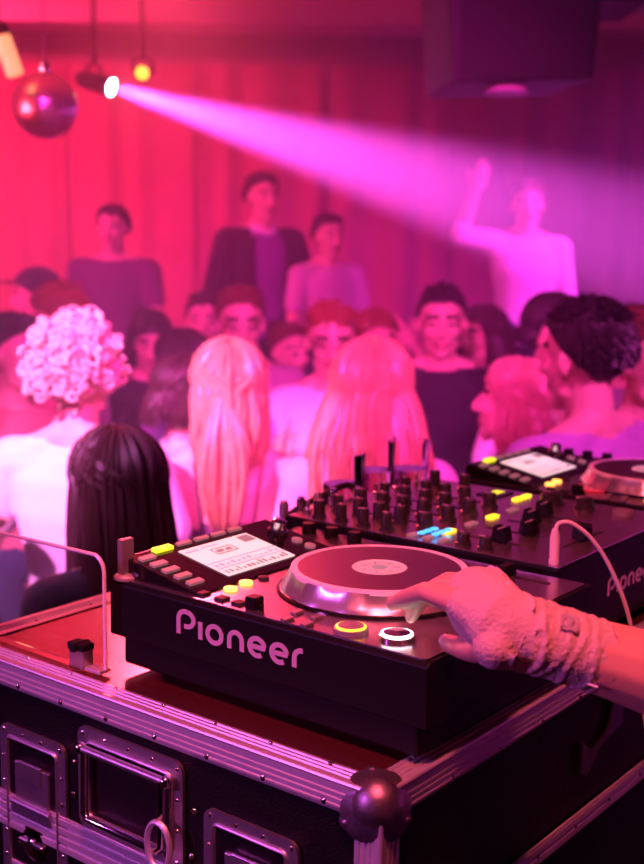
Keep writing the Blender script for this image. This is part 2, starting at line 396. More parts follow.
extr('edge_profile', (0, .02, T0), (0, CY-.02, T0), X, -Z); extr('edge_profile', (.02, 0, T0), (CX-.02, 0, T0), Y, -Z)
extr('edge_profile', (.02, CY, T0), (CX-.02, CY, T0), -Y, -Z); extr('edge_profile', (CX, .02, T0), (CX, CY-.02, T0), -X, -Z)
for x, y, nx, ny in ((0, 0, X, Y), (CX, 0, -X, Y), (0, CY, X, -Y), (CX, CY, -X, -Y)):
    extr('edge_profile', (x, y, cz(-.88)), (x, y, cz(-.02)), nx, ny)
for z0 in (-.9,):
    extr('edge_profile', (0, .02, cz(z0)), (0, CY-.02, cz(z0)), X, Z); extr('edge_profile', (.02, 0, cz(z0)), (CX-.02, 0, cz(z0)), Y, Z)
# tongue-and-groove closing band round the case
def band(p0, p1, out, z0, z1, ribs=4):
    p0 = Vector(p0); p1 = Vector(p1); out = Vector(out); mb = MB(); pts = [(0, z0), (.003, z0)]
    for k in range(ribs):
        u = z0 + (z1-z0)*(k+.1)/ribs; s = (z1-z0)/ribs
        pts += [(.0035, u), (.0035, u+s*.6), (.0012, u+s*.68), (.0012, u+s*.85)]
    pts += [(.003, z1), (0, z1)]
    n = len(pts); v = [p + out*a + Z*b for p in (p0, p1) for a, b in pts]
    mb.add(v, [(i, (i+1) % n, n+(i+1) % n, n+i) for i in range(n)] + [tuple(range(n-1, -1, -1)), tuple(range(n, 2*n))])
    return mb.build('closing_band', M_ALU, case)
band((0, SW, 0), (0, CY-SW, 0), -X, cz(-.19), cz(-.150)); band((SW, 0, 0), (CX-SW, 0, 0), -Y, cz(-.180), cz(-.158), 2)
band((SW, CY, 0), (CX-SW, CY, 0), Y, cz(-.19), cz(-.150)); band((CX, SW, 0), (CX, CY-SW, 0), X, cz(-.19), cz(-.150))
# rivets
RIV = {}
def rivets(L, m, par):
    for p, n, r in L:
        if r not in RIV:
            b = MB(); b.lathe([(r, -.0005), (r*.92, .0006), (r*.6, .0013), (.0001, .0016)], seg=10, closed=False); RIV[r] = b.mesh('rivet', m)
        o = bpy.data.objects.new('rivet', RIV[r]); COL.objects.link(o); o.parent = par; o.location = p; o.rotation_euler = Vector(n).to_track_quat('Z', 'Y').to_euler()
def rivet(mb, p, n, r=.0032):
    if isinstance(mb, list): mb.append((Vector(p), n, r)); return
    q = Vector(n).to_track_quat('Z', 'Y').to_matrix(); mb.lathe([(r, -.0005), (r*.92, .0006), (r*.6, .0013), (.0001, .0016)], c=p, seg=10, mat3=q, closed=False)
mb = []
for k in range(8):
    y = .06 + k*.070
    rivet(mb, (-.0018, y, cz(-.0215)), -X); rivet(mb, (.0205, y+.01, T0+.0018), Z, .0024)
for k in range(13):
    x = .11 + k*.085
    rivet(mb, (x, -.0018, cz(-.0215)), -Y, .0026); rivet(mb, (x-.03, .0205, T0+.0018), Z, .0024); rivet(mb, (x, CY-.0205, T0+.0018), Z, .0024)
    rivet(mb, (x, -.0035, cz(-.170)), -Y, .0024)
rivets(mb, M_CHROME, case)
# ball corners
for x, y, sx, sy in ((0, 0, 1, 1), (CX, 0, -1, 1), (0, CY, 1, -1), (CX, CY, -1, -1)):
    for zc, sz in ((T0, -1), (cz(-.9), 1)):
        mb = MB(); b = Vector((x + sx*.012, y + sy*.012, zc + sz*.014)); mb.ell(b, (.0225, .0225, .0235), nu=24, nv=16)
        for n1, ax in ((Vector((0, 0, -sz)), 'z'), (Vector((-sx, 0, 0)), 'x'), (Vector((0, -sy, 0)), 'y')):
            # three petal flanges lying on the faces
            if ax == 'z': cen = Vector((x + sx*.020, y + sy*.020, zc - sz*.0012))
            elif ax == 'x': cen = Vector((x - sx*.0012, y + sy*.020, zc + sz*.024))
            else: cen = Vector((x + sx*.020, y - sy*.0012, zc + sz*.024))
            q = n1.to_track_quat('Z', 'Y').to_matrix(); mb.lathe([(.0225, -.002), (.0225, .0008), (.0205, .0018), (.0001, .0022)], c=cen, seg=24, mat3=q, closed=False)
            if ax == 'z': rp = Vector((x + sx*.0345, y + sy*.0345, zc - sz*.001))
            elif ax == 'x': rp = Vector((x - sx*.001, y + sy*.036, zc + sz*.034))
            else: rp = Vector((x + sx*.036, y - sy*.001, zc + sz*.034))
            mb.lathe([(.0066, -.001), (.0066, .001), (.0052, .0018), (.0001, .002)], c=rp, seg=16, mat3=q, closed=False)
            rivet(mb, rp + n1*.0018, n1, .0034)
        mb.build('ball_corner', mat('worn_steel_corner', (.36, .30, .33), .46, metal=1, vary=.35, vscale=60, bump=.1, bscale=90), case, smooth=True)
# casters
for x in (.12, CX-.12):
    for y in (.1, CY-.1):
        mb = MB(); mb.lathe([(.042, -.014), (.05, -.008), (.05, .008), (.042, .014)], c=(x, y, .05), seg=24, mat3=Matrix.Rotation(PI/2, 3, 'X'))
        w = mb.build('caster', M_RUB, case, smooth=True)
        mb = MB(); mb.b2(x-.04, x+.04, y-.04, y+.04, .092, .1); mb.b2(x-.015, x+.015, y-.024, y-.018, .045, .095); mb.b2(x-.015, x+.015, y+.018, y+.024, .045, .095)
        mb.tube([(x, y-.025, .05), (x, y+.025, .05)], .006, 8); mb.build('fork', M_STEEL, w)

# fittings on the left face are drawn in (y, z) and stand on x = 0, outwards = -x
def rrect(y0, y1, z0, z1, r, n=5):
    P = []
    for cy, czz, a0 in ((y1-r, z1-r, 0), (y0+r, z1-r, 90), (y0+r, z0+r, 180), (y1-r, z0+r, 270)):
        for k in range(n+1):
            a = math.radians(a0 + 90*k/n); P.append((cy + r*math.cos(a), czz + r*math.sin(a)))
    return P
def plate(mb, outer, inner, x0, x1):
    n = len(outer); assert n == len(inner)
    v = [(x1, y, z) for y, z in outer] + [(x1, y, z) for y, z in inner] + [(x0, y, z) for y, z in outer] + [(x0, y, z) for y, z in inner]
    f = []
    for i in range(n):
        j = (i+1) % n
        f += [(i, j, n+j, n+i), (i, 2*n+i, 2*n+j, j), (n+i, n+j, 3*n+j, 3*n+i)]
    mb.add(v, f)
def dish(y0, y1, z0, z1, rim, name):
    """steel dish: flat riveted rim, bead round the opening, sloping pan"""
    mb = MB(); o = rrect(y0, y1, z0, z1, .012); i_ = rrect(y0+rim, y1-rim, z0+rim, z1-rim, .007)
    plate(mb, o, i_, .002, -.0018)
    n = len(i_); mb.tube([(-.0022, y, z) for y, z in i_] + [(-.0022, *i_[0])], .0022, 8, cap=False)
    j_ = rrect(y0+rim+.004, y1-rim-.004, z0+rim+.004, z1-rim-.004, .005)
    mb.add([(-.001, y, z) for y, z in i_] + [(-.0005, y, z) for y, z in j_], [(k, (k+1) % n, n+(k+1) % n, n+k) for k in range(n)])
    o = mb.build(name, M_STEEL, case, smooth=True)
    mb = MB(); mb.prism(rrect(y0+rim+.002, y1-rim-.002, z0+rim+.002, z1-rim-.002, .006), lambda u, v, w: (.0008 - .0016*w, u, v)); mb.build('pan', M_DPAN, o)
    mb = []
    W_, H_ = y1-y0, z1-z0; ny = max(3, round(W_/.028)); nz = max(3, round(H_/.028))
    for k in range(ny):
        y = y0 + .008 + (W_-.016)*k/(ny-1)
        for z in (z0+rim*.5, z1-rim*.5): rivet(mb, (-.0018, y, z), -X, .0027)
    for k in range(1, nz-1):
        z = z0 + .008 + (H_-.016)*k/(nz-1)
        for y in (y0+rim*.5, y1-rim*.5): rivet(mb, (-.0018, y, z), -X, .0027)
    rivets(mb, M_CHROME, o)
    return o
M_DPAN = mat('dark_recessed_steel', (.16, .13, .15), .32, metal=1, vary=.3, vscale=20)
def latch(y0, y1, z0, z1):
    o = dish(y0, y1, z0, z1, .013, 'butterfly_latch')
    yc = (y0+y1)/2; zc = (z0+z1)/2; w = (y1-y0)
    mb = MB(); mb.b2(-.0035, 0, yc-w*.26, yc+w*.26, zc+.002, zc+.058); mb.b2(-.0065, -.003, yc-w*.17, yc+w*.17, zc+.040, zc+.062)
    mb.b2(-.0060, -.001, yc-w*.3, yc+w*.3, zc-.002, zc+.012); mb.tube([(-.005, yc-w*.3, zc+.012), (-.005, yc+w*.3, zc+.012)], .0035, 10)
    mb.build('hook', M_STEEL, o, bevel=.0012)
    mb = MB(); mb.lathe([(.021, 0), (.021, .0015), (.018, .003), (.0001, .003)], c=(-.0005, yc, zc-.030), seg=24, mat3=Matrix.Rotation(-PI/2, 3, 'Y'), closed=False)
    mb.cap((-.006, yc-.018, zc-.030), .0035, (-.006, yc+.018, zc-.030), .0035, 8); mb.lathe([(.006, 0), (.006, .007), (.004, .0085), (.0001, .009)], c=(0, yc, zc-.030), seg=12, mat3=Matrix.Rotation(-PI/2, 3, 'Y'), closed=False)
    mb.build('twist_wing', M_CHROME, o, smooth=True)
    mb = MB(); mb.b2(-.003, 0, yc-w*.36, yc+w*.36, z0+.016, z0+.022); mb.b2(-.003, 0, yc-w*.36, yc+w*.36, z0+.028, z0+.034); mb.build('keeper', M_ALU, o, bevel=.001)
latch(.405, .515, cz(-.262), cz(-.070)); latch(.088, .204, cz(-.262), cz(-.072))
# recessed spring handle
hd = dish(.232, .384, cz(-.150), cz(-.038), .015, 'recessed_handle')
mb = MB()
zt, zb = cz(-.058), cz(-.132)
mb.tube([(-.010, .25, zt), (-.010, .366, zt)], .0042, 12)
mb.build('hinge_bar', M_STEEL, hd, smooth=True)
mb = MB(); mb.tube([(-.010, .252, zt), (-.012, .252, zb+.006), (-.012, .258, zb), (-.012, .358, zb), (-.012, .364, zb+.006), (-.010, .364, zt)], .0040, 12)
mb.build('handle_bail', M_CHROME, hd, smooth=True)
for y in (.246, .370):
    mb = MB(); mb.ell((-.010, y, zt), (.0065, .0055, .0065), nu=14, nv=10); mb.build('bail_knob', M_CHROME, hd, smooth=True)
# small screws between the fittings
mb = []
for y, z in ((.392, -.083), (.218, -.082), (.395, -.12), (.222, -.13)): rivet(mb, (-.0005, y, cz(z)), -X, .0032)
rivets(mb, M_STEEL, case)
# latch on the performer's side
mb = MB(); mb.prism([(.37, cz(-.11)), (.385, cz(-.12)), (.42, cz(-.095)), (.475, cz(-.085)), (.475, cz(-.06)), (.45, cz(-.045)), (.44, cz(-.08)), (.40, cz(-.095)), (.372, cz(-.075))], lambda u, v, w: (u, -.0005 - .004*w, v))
mb.build('side_latch', M_DPAN, case, bevel=.001)

# carabiner with keys on the handle
t = empty('carabiner', (-.017, .250, ZT - .122), 0, 'small pale metal snap hook hanging from the case handle', 'snap hook'); t.scale = (1.2,)*3
mb = MB(); mb.tube([Vector((0, .013*math.sin(a), .020*math.cos(a))) for a in [2*PI*k/24 for k in range(25)]], .0026, 8, cap=False); mb.build('ring', M_ALU, t, smooth=True)
mb = MB(); mb.chain([(0, .002, -.020), (0, .006, -.030), (0, .001, -.040), (0, -.006, -.034), (0, -.002, -.026)], [.003]*5, 8)
mb.cap((0, .006, -.030), .0028, (0, .018, -.024), .002, 8); mb.cap((0, -.004, -.038), .0028, (0, .012, -.052), .0022, 8)
mb.tube([Vector((0, -.002+.011*math.sin(a), -.052+.014*math.cos(a))) for a in [2*PI*k/20 for k in range(21)]], .0024, 8, cap=False)
mb.build('swivel_clip', M_ALU, t, smooth=True)

# ================================================================== acrylic guard, clamp
t = empty('acrylic_screen', (.045, .49, ZT), 0, 'clear acrylic guard with a rounded corner standing on the case edge', 'guard')
y0, y1, hh, r = -.098, .092, .129, .018
prof = [(y0, .0025), (y1, .0025), (y1, hh - .004)] + [(y0 + r - r*math.sin(a), hh - r + r*math.cos(a)) for a in [PI/2*k/6 for k in range(7)]]
n = len(prof)
mb = MB(); mb.prism(prof, lambda u, v, w: (-.0015 + .003*w, u, v)); mb.build('pane', M_ACR, t)
mb = MB(); mb.tube([(0, y0, .004), (0, y0, hh-r)] + [(0, u, v) for u, v in prof[::-1][:6][::1]] [1:] + [(0, y1, hh-.003), (0, y1, .004)], .0022, 8)
mb.build('polished_edge', M_ACRE, t, smooth=True)
t = empty('panel_clamp', (.040, .425, ZT + .0022), 0, 'small dark metal clamp holding the acrylic guard', 'clamp')
mb = MB(); mb.b2(-.008, .008, -.012, .012, 0, .022); mb.build('block', M_STEEL, t, bevel=.002)
mb = MB(); mb.b2(-.009, .009, -.013, .013, .020, .028); mb.tube([(-.014, 0, .024), (.012, 0, .024)], .005, 10); mb.build('jaw', M_BLACK, t, bevel=.002)
mb = MB(); mb.b2(-.006, .010, -.036, -.010, 0, .004); mb.build('foot_plate', M_ALU, t, bevel=.001)

# ================================================================== lettering
def letters(mb, fn, wd_, th=.0006):
    """strokes of the rounded wordmark; fn(u, v, w) maps to space; unit = x-height"""
    def arc(cx, cy, rx, ry, a0, a1, n=14): return [(cx + rx*math.cos(math.radians(a0+(a1-a0)*k/n)), cy + ry*math.sin(math.radians(a0+(a1-a0)*k/n))) for k in range(n+1)]
    L = []; x = 0
    L.append([(x, 0), (x, .85)] + arc(x+.42, .85, .42, .5, 180, 90, 6) + arc(x+.55, .93, .48, .42, 90, -90, 10)[1:] + [(x+.38, .51)]); x += 1.48
    L.append([(x, 0), (x, 1.0)]); x += .48
    L.append(arc(x+.46, .5, .46, .47, 0, 360, 22)); x += 1.42
    L.append([(x, 0), (x, .5)] + arc(x+.4, .52, .4, .45, 180, 0, 10) + [(x+.8, 0)]); x += 1.28
    for _ in (0, 1):
        L.append([(x+.1, .5)] + arc(x+.46, .5, .46, .47, 0, 305, 20)); x += 1.36
    L.append([(x, 0), (x, .5)] + arc(x+.42, .52, .42, .45, 180, 80, 6)); x += .6
    w = wd_/2; lift = 0
    for st in L:
        closed = (Vector(st[0]) - Vector(st[-1])).length < 1e-4
        n = len(st); lft = []; rgt = []
        for i in range(n):
            a = Vector(st[i-1] if i > 0 else (st[-2] if closed else st[0])); b = Vector(st[i+1] if i < n-1 else (st[1] if closed else st[-1]))
            d = (b-a).normalized(); nn = Vector((-d.y, d.x)); p = Vector(st[i]); lft.append(p+nn*w); rgt.append(p-nn*w)
        for i in range(n-1):
            mb.prism([tuple(rgt[i]), tuple(rgt[i+1]), tuple(lft[i+1]), tuple(lft[i])], lambda u, v, q: fn(u, v, q*th))
    return x

# ================================================================== media players
def make_deck(label, group, loc):
    root = empty('media_player', loc, 0, label, 'media player', group)
    W_, D_, HB, HT = .32, .405, .040, .100
    mb = MB(); mb.b2(.006, W_-.006, .012, D_-.014, .008, HB+.004); mb.build('lower_case', M_BLACK, root, bevel=.004)
    for x in (.05, W_-.05):
        for y in (.05, D_-.05):
            mb = MB(); mb.lathe([(.016, 0), (.017, .004), (.015, .009)], c=(x, y, 0), seg=18); mb.build('foot', M_RUB, root, smooth=True)
    mb = MB(); mb.prism([(0, HB), (0, HT-.004), (.004, HT), (W_-.004, HT), (W_, HT-.004), (W_, HB), (W_-.01, HB-.004), (.01, HB-.004)], lambda u, v, w: (u, D_*w, v)); mb.build('upper_case', M_BLACK, root, bevel=.0018)
    mb = MB(); mb.prism(rrect(.006, W_-.006, .006, D_-.012, .006), lambda u, v, w: (u, v, HT + .0012*w)); mb.build('faceplate', M_FACE, root)
    zf = HT + .0012
    # wordmark on the left side
    mb = MB(); k = .0182
    letters(mb, lambda u, v, w: (-.0004 - w, .301 - u*k*1.135, .0625 + v*k), .27); mb.build('side_logo', M_LOGO, root)
    # tilted display housing at the audience end
    hx0, hx1, hy0, hy1 = .012, W_-.075, .285, .401
    h0, h1 = zf+.002, zf+.022
    mb = MB(); mb.prism([(hy0, zf-.001), (hy0, h0), (hy1-.004, h1), (hy1, h1-.004), (hy1, zf-.001)], lambda u, v, w: (hx0 + (hx1-hx0)*w, u, v))
    hs = mb.build('display_housing', M_GLOSS, root, bevel=.0015)
    sl = math.atan2(h1-h0, hy1-.004-hy0); R3 = Matrix.Rotation(sl, 3, 'X'); org = Vector((0, hy0, h0))
    def onslope(x, s, up): return org + Vector((x, 0, 0)) + R3 @ Vector((0, s, up))
    def spl(mb, x0, x1, s0, s1, u0, u1): mb.add([onslope(x, s, u) for u in (u0, u1) for x, s in ((x0, s0), (x1, s0), (x1, s1), (x0, s1))], [(3, 2, 1, 0), (4, 5, 6, 7), (0, 1, 5, 4), (1, 2, 6, 5), (2, 3, 7, 6), (3, 0, 4, 7)])
    sx0, sx1, s0, s1 = .074, .184, .016, .092
    mb = MB(); spl(mb, sx0, sx1, s0, s1, .0002, .0012); sc = mb.build('screen', M_SCR, root)
    w = sx1-sx0; hh = s1-s0
    def sp(mb, a, b, c, d): spl(mb, sx0+a*w, sx0+b*w, s0+c*hh, s0+d*hh, .0012, .0016)
    mb = MB()
    sp(mb, .80, .97, .74, .95); sp(mb, .30, .60, .60, .63); sp(mb, .30, .315, .60, .80); sp(mb, .585, .60, .60, .80); sp(mb, .30, .60, .78, .80)
    sp(mb, .34, .44, .66, .74); sp(mb, .47, .55, .66, .74)
    rnd = random.Random(3)
    for k in range(15): a = .04 + k*.062; sp(mb, a, a+.035*rnd.uniform(.5, 1.2), .05, .09 + .10*rnd.random())
    mb.build('screen_graphics', M_SCRD, sc)
    mb = MB(); sp(mb, .0, 1, .20, .235); sp(mb, .0, 1, .40, .43)
    for k in range(12):
        a = .03 + k*.08; sp(mb, a, a+.05, .27, .27 + .1*rnd.uniform(.3, 1))
    sp(mb, .02, .2, .86, .92); sp(mb, .24, .5, .88, .92)
    mb.build('screen_waveform', M_SCRM, sc)
    # buttons round the screen
    for i in range(5):
        mb = MB(); x = .020; s = .098 - i*.018; spl(mb, x, x+.020, s-.007, s+.001, 0, .003)
        mb.build('display_button', (M_PKB, M_LIME, M_PKB, M_PKB, M_PKB)[i] if i != 1 else M_PKB, root)
    mb = MB(); spl(mb, .050, .076, .1015, .110, 0, .0035); mb.build('lit_menu_button', M_LIME, root)
    for i in range(4):
        mb = MB(); x = .086 + i*.028; spl(mb, x, x+.020, .103, .109, 0, .003); mb.build('display_button', M_PKB, root)
    # rotary selector right of the screen
    mb = MB(); c_ = onslope(.222, .075, 0); mb.lathe([(.0125, 0), (.0125, .004), (.0095, .006), (.009, .015), (.007, .0165), (.0001, .0165)], c=c_, seg=24, mat3=R3, closed=False); mb.build('rotary_selector', M_CHROME, root, smooth=True)
    for i in range(2):
        mb = MB(); c_ = onslope(.222, .045-.02*i, 0); mb.lathe([(.0065, 0), (.0065, .003), (.0001, .0035)], c=c_, seg=16, mat3=R3, closed=False); mb.build('round_button', M_PKB, root, smooth=True)
    # jog wheel
    jc = Vector((.155, .163, zf))
    mb = MB(); mb.lathe([(.107, -.001), (.107, .0015), (.1045, .003), (.100, .003)], c=jc, seg=72, closed=False); mb.build('jog_surround', M_GLOSS, root, smooth=True)
    n = 96; prof = [(.104, .000), (.1035, .004), (.100, .008), (.0945, .018), (.0925, .0215), (.088, .0225)]
    mb = MB(); v = []; f = []
    for j, (r, z) in enumerate(prof):
        for k in range(n):
            a = 2*PI*k/n; dr = (-.0020 if (k % 8) in (0, 1, 2, 3) else 0) if 1 <= j <= 3 else 0
            v.append(jc + Vector(((r+dr)*math.cos(a), (r+dr)*math.sin(a), z)))
    for j in range(len(prof)-1):
        for k in range(n): f.append((j*n+k, j*n+(k+1) % n, (j+1)*n+(k+1) % n, (j+1)*n+k))
    mb.add(v, f); jw = mb.build('jog_wheel', mat('brushed_jog_side', (.8, .76, .78), .30, metal=.85), root, smooth=True)
    mb = MB(); mb.lathe([(.0928, .0195), (.0922, .0234), (.0855, .0238), (.0845, .0225)], c=jc, seg=96, closed=False); mb.build('platter_rim', mat('bright_platter_rim', (1, .98, 1), .4), jw, smooth=True)  # white colour stands in for light the reflective rim returns
    mb = MB(); mb.lathe([(.0868, .0215), (.0862, .0231), (.0290, .0231)], c=jc, seg=96, closed=False); mb.build('platter_top', mat('satin_platter', (.17, .11, .16), .38, metal=.8), jw, smooth=True)
    mb = MB(); mb.lathe([(.0290, .0231), (.0285, .0236), (.0270, .0236), (.0268, .0228), (.0001, .0228)], c=jc, seg=48, closed=False); mb.build('jog_display', mat('jog_display_glass', (.62, .50, .55), .2, emit=(1, .45, .55), es=.28), jw, smooth=True)
    mb = MB()
    for k in range(7): a = 2*PI*k/7; mb.box(jc + Vector((.018*math.cos(a), .018*math.sin(a), .0230)), (.006, .0025, .0006), Matrix.Rotation(a, 3, 'Z'))
    mb.lathe([(.008, .0229), (.008, .0235), (.0001, .0235)], c=jc, seg=20, closed=False); mb.build('jog_display_marks', M_SCRD, jw)
    # play and cue
    def ringbtn(name, x, y, r, mring, mcap):
        mb = MB(); mb.lathe([(r+.003, 0), (r+.003, .0035), (r+.0015, .0042), (r, .0042)], c=(x, y, zf), seg=32, closed=False); mb.lathe([(r+.0004, .003), (r*.9, .0062), (.0001, .0068)], c=(x, y, zf), seg=32, closed=False)
        b = mb.build(name, mcap, root, smooth=True)
        mb = MB(); mb.lathe([(r+.0012, .0040), (r+.0008, .0055), (r-.0008, .0060), (r-.0022, .0058)], c=(x, y, zf), seg=32, closed=False); mb.build('light_ring', mring, b, smooth=True)
        return b
    ringbtn('cue_button', .025, .102, .0135, M_ORANGE if False else mat('amber_ring', (.9, .6, .1), .3, emit=(1, .50, .03), es=2.2), M_GREY)
    ringbtn('play_button', .036, .058, .0140, M_WHT, M_CHROME)
    # left column buttons
    for i, (x, y) in enumerate([(.012, .313), (.012, .290), (.012, .263), (.012, .240)]):
        mb = MB(); mb.b2(x-.006+.008, x+.006+.008, y-.009, y+.003, zf-.0005, zf+.003); mb.build('side_button', M_RUB, root, bevel=.0008)
    for x, y in ((.077, .279), (.050, .276)):
        mb = MB(); mb.lathe([(.0075, 0), (.0072, .0030), (.0001, .0036)], c=(x, y, zf), seg=20, closed=False); mb.build('lit_loop_button', M_ORANGE, root, smooth=True)
    mb = MB(); mb.lathe([(.006, 0), (.0058, .0030), (.0001, .0036)], c=(.103, .277, zf), seg=20, closed=False); mb.build('loop_button', M_RUB, root, smooth=True)
    mb = MB(); mb.b2(.012, .026, .209, .223, zf, zf+.013); mb.b2(.016, .022, .205, .209, zf, zf+.006); mb.build('direction_switch', M_BLACK, root, bevel=.0015)
    for x, y in ((.012, .168), (.034, .174), (.012, .144), (.034, .150)):
        mb = MB(); mb.prism([(-.008, -.004), (.006, -.004), (.008, .004), (-.006, .004)], lambda u, v, w: (x+u, y+v, zf+.003*w)); mb.build('search_button', M_CHROME if y < 0 else M_GREY, root, bevel=.0006)
    # tempo slider right
    mb = MB(); mb.b2(.284, .290, .035, .135, zf, zf+.0006); mb.build('slider_slot', M_RUB, root)
    mb = MB(); mb.prism([(-.008, 0), (-.005, .012), (.005, .012), (.008, 0)], lambda u, v, w: (.276+.022*w, .088+u, zf+v)); mb.build('tempo_slider', M_BLACK, root, bevel=.001)
    for i in range(3):
        mb = MB(); x = .278; y = .16 + .03*i; mb.b2(x, x+.02, y, y+.009, zf, zf+.003); mb.build('tempo_button', M_GREY, root, bevel=.0008)
    for x, y in ((.275, .30), (.275, .335), (.275, .37)):
        mb = MB(); mb.lathe([(.009, 0), (.0085, .011), (.0075, .0125), (.0001, .0125)], c=(x+.02, y, zf), seg=20, closed=False); mb.build('knob', M_BLACK, root, smooth=True)
    return root
DX, DY = .060, -.004
deck1 = make_deck('black media player nearest the case corner, bandaged hand on its jog wheel', 'media players on the case', (DX, DY, ZT))
deck2 = copy_tree(deck1, None, 'second black media player beyond the mixer, partly cut by the picture edge', (.772, .004, ZT))
# stick standing in the port at the far corner of the near player
t = empty('usb_stick', (DX+.012, DY+.392, ZT+.1), 0, 'small grey stick upright at the audience corner of the near media player', 'stick')
mb = MB(); mb.b2(-.0085, .0085, -.004, .004, .006, .044); mb.build('stick_body', M_GREY, t, bevel=.001)
mb = MB(); mb.lathe([(.013, .0), (.013, .003), (.009, .0065)], seg=20); mb.build('plug', M_ALU, t, smooth=True)
# red sticker on second deck
t = empty('card', (.835, .22, ZT+.1022), .5, 'small red card with pale stripes lying on the second media player', 'card')
mb = MB(); mb.b2(-.024, .024, -.018, .018, 0, .0015); mb.build('card_base', mat('red_card', (.75, .06, .10), .4, emit=(1, .05, .1), es=.25), t)  # faint glow put into the red of the card
mb = MB()
for k in range(3): mb.b2(-.016+.012*k, -.010+.012*k, -.012, .012, .0015, .002)
mb.build('stripes', M_LOGO, t)

# ================================================================== mixer
M_KNB = mat('grey_rubber_knob', (.028, .024, .028), .35)
MX, MY, MW, MD, MH = .386, .040, .335, .392, .107
mx = empty('dj_mixer', (MX, MY, ZT), 0, 'black four-channel DJ mixer full of knobs between the two players', 'mixer')
mb = MB(); mb.b2(0, MW, 0, MD, .008, MH); mb.build('chassis', M_BLACK, mx, bevel=.003)
mb = MB(); mb.b2(.003, MW-.003, .003, MD-.003, MH, MH+.0012); mb.build('faceplate', M_FACE, mx)
for x in (.03, MW-.03):
    for y in (.03, MD-.03):
        mb = MB(); mb.lathe([(.016, 0), (.016, .009)], c=(x, y, 0), seg=16); mb.build('foot', M_RUB, mx, smooth=True)
zf = MH + .0012
mb = MB(); k = .0150; letters(mb, lambda u, v, w: (.128 + u*k*1.12, -.0004 - w, .048 + v*k), .27); mb.build('front_logo', M_LOGO, mx)
def knob(x, y, r=.0085, h=.021, m=M_KNB, name='knob', par=mx, z=zf):
    mb = MB(); mb.lathe([(r*1.25, 0), (r*1.2, .003), (r, .004), (r*.92, h), (r*.8, h+.0012), (.0001, h+.0012)], c=(x, y, z), seg=22, closed=False)
    o = mb.build(name, m, par, smooth=True)
    mb = MB(); a = random.uniform(-.8, .8); mb.box((x - math.sin(a)*r*.5, y + math.cos(a)*r*.5, z+h+.0012), (.0022, r*.9, .0008), Matrix.Rotation(a, 3, 'Z')); mb.build('pointer', M_LOGO, o)
    return o
chx = [.062 + i*.052 for i in range(4)]
for i, x in enumerate(chx):
    knob(x, .352, .0075); 
    for y in (.318, .286, .254): knob(x, y, .0085)
    knob(x, .216, .0095, .018)
    mb = MB(); mb.b2(x+.015, x+.019, .24, .33, zf, zf+.0008); mb.build('level_meter', M_GLOSS, mx)
    mb = MB(); mb.b2(x-.010, x+.010, .176, .186, zf, zf+.003)
    mb.build('cue_button', M_YEL if i in (0, 2) else M_PKB, mx, bevel=.001)
    mb = MB(); mb.b2(x-.002, x+.002, .085, .158, zf, zf+.0008); mb.build('fader_slot', M_RUB, mx)
    yy = (.108, .100, .125, .135)[i]
    mb = MB(); mb.prism([(-.011, .002), (-.007, .020), (-.002, .017), (.002, .017), (.007, .020), (.011, .002)], lambda u, v, w: (x-.008+.016*w, yy+u, zf+v)); fd = mb.build('channel_fader', M_BLACK, mx, bevel=.0008)
    mb = MB(); mb.b2(x-.0082, x+.0082, yy-.001, yy+.001, zf+.0165, zf+.0176); mb.build('fader_line', M_LOGO, fd)
for y in (.35, .315, .28, .245): knob(.020, y, .0075)
for i in range(3):
    mb = MB(); mb.b2(.010+i*.0, .026, .200-.022*i, .209-.022*i, zf, zf+.003); mb.build('beat_button', M_PKB, mx, bevel=.001)
for j in range(2):
    for i in range(3):
        x = .016 + i*.0135 + j*.006; y = .198 - j*.016
        mb = MB(); mb.prism([(-.005, -.0038), (.004, -.0038), (.006, .0038), (-.004, .0038)], lambda u, v, w: (x+u+.004, y+v-.005, zf+.004+.002*w)); mb.build('lit_blue_button', M_BLUE, mx)
for y in (.35, .30): knob(MW-.045, y, .0085)
mb = MB(); mb.b2(MW-.062, MW-.018, .235, .270, zf, zf+.002); ds = mb.build('effects_display', M_GLOSS, mx)
mb = MB(); 
for i in range(4): mb.b2(MW-.057+i*.009, MW-.052+i*.009, .245, .260, zf+.002, zf+.0024)
mb.build('display_digits', M_LIME, ds)
for i in range(2):
    mb = MB(); mb.b2(MW-.062+.024*i, MW-.044+.024*i, .205, .214, zf, zf+.003); mb.build('lit_effect_button', M_YEL, mx, bevel=.001)
knob(MW-.04, .165, .015, .014); knob(MW-.04, .115, .012, .014)
mb = MB(); mb.lathe([(.013, 0), (.013, .006), (.0001, .007)], c=(MW-.04, .06, zf), seg=24, closed=False); mb.build('effect_on_button', M_GREY, mx, smooth=True)
mb = MB(); mb.b2(.09, .19, .038, .042, zf, zf+.0008); mb.build('crossfader_slot', M_RUB, mx)
mb = MB(); mb.prism([(-.011, .002), (-.007, .020), (-.002, .017), (.002, .017), (.007, .020), (.011, .002)], lambda u, v, w: (.135+u, .031+.018*w, zf+v)); mb.build('crossfader', M_BLACK, mx, bevel=.0008)
for x, y in ((.020, .135), (.020, .105)): knob(x, y, .008, .014)
# knob row at the audience edge of the mixer (bright metal toggles)
for i in range(6):
    mb = MB(); x = .03 + i*.05; mb.lathe([(.004, 0), (.004, .004), (.0018, .005), (.0028, .016), (.0001, .0175)], c=(x, .376, zf), seg=14, closed=False); mb.build('input_switch', M_CHROME, mx, smooth=True)

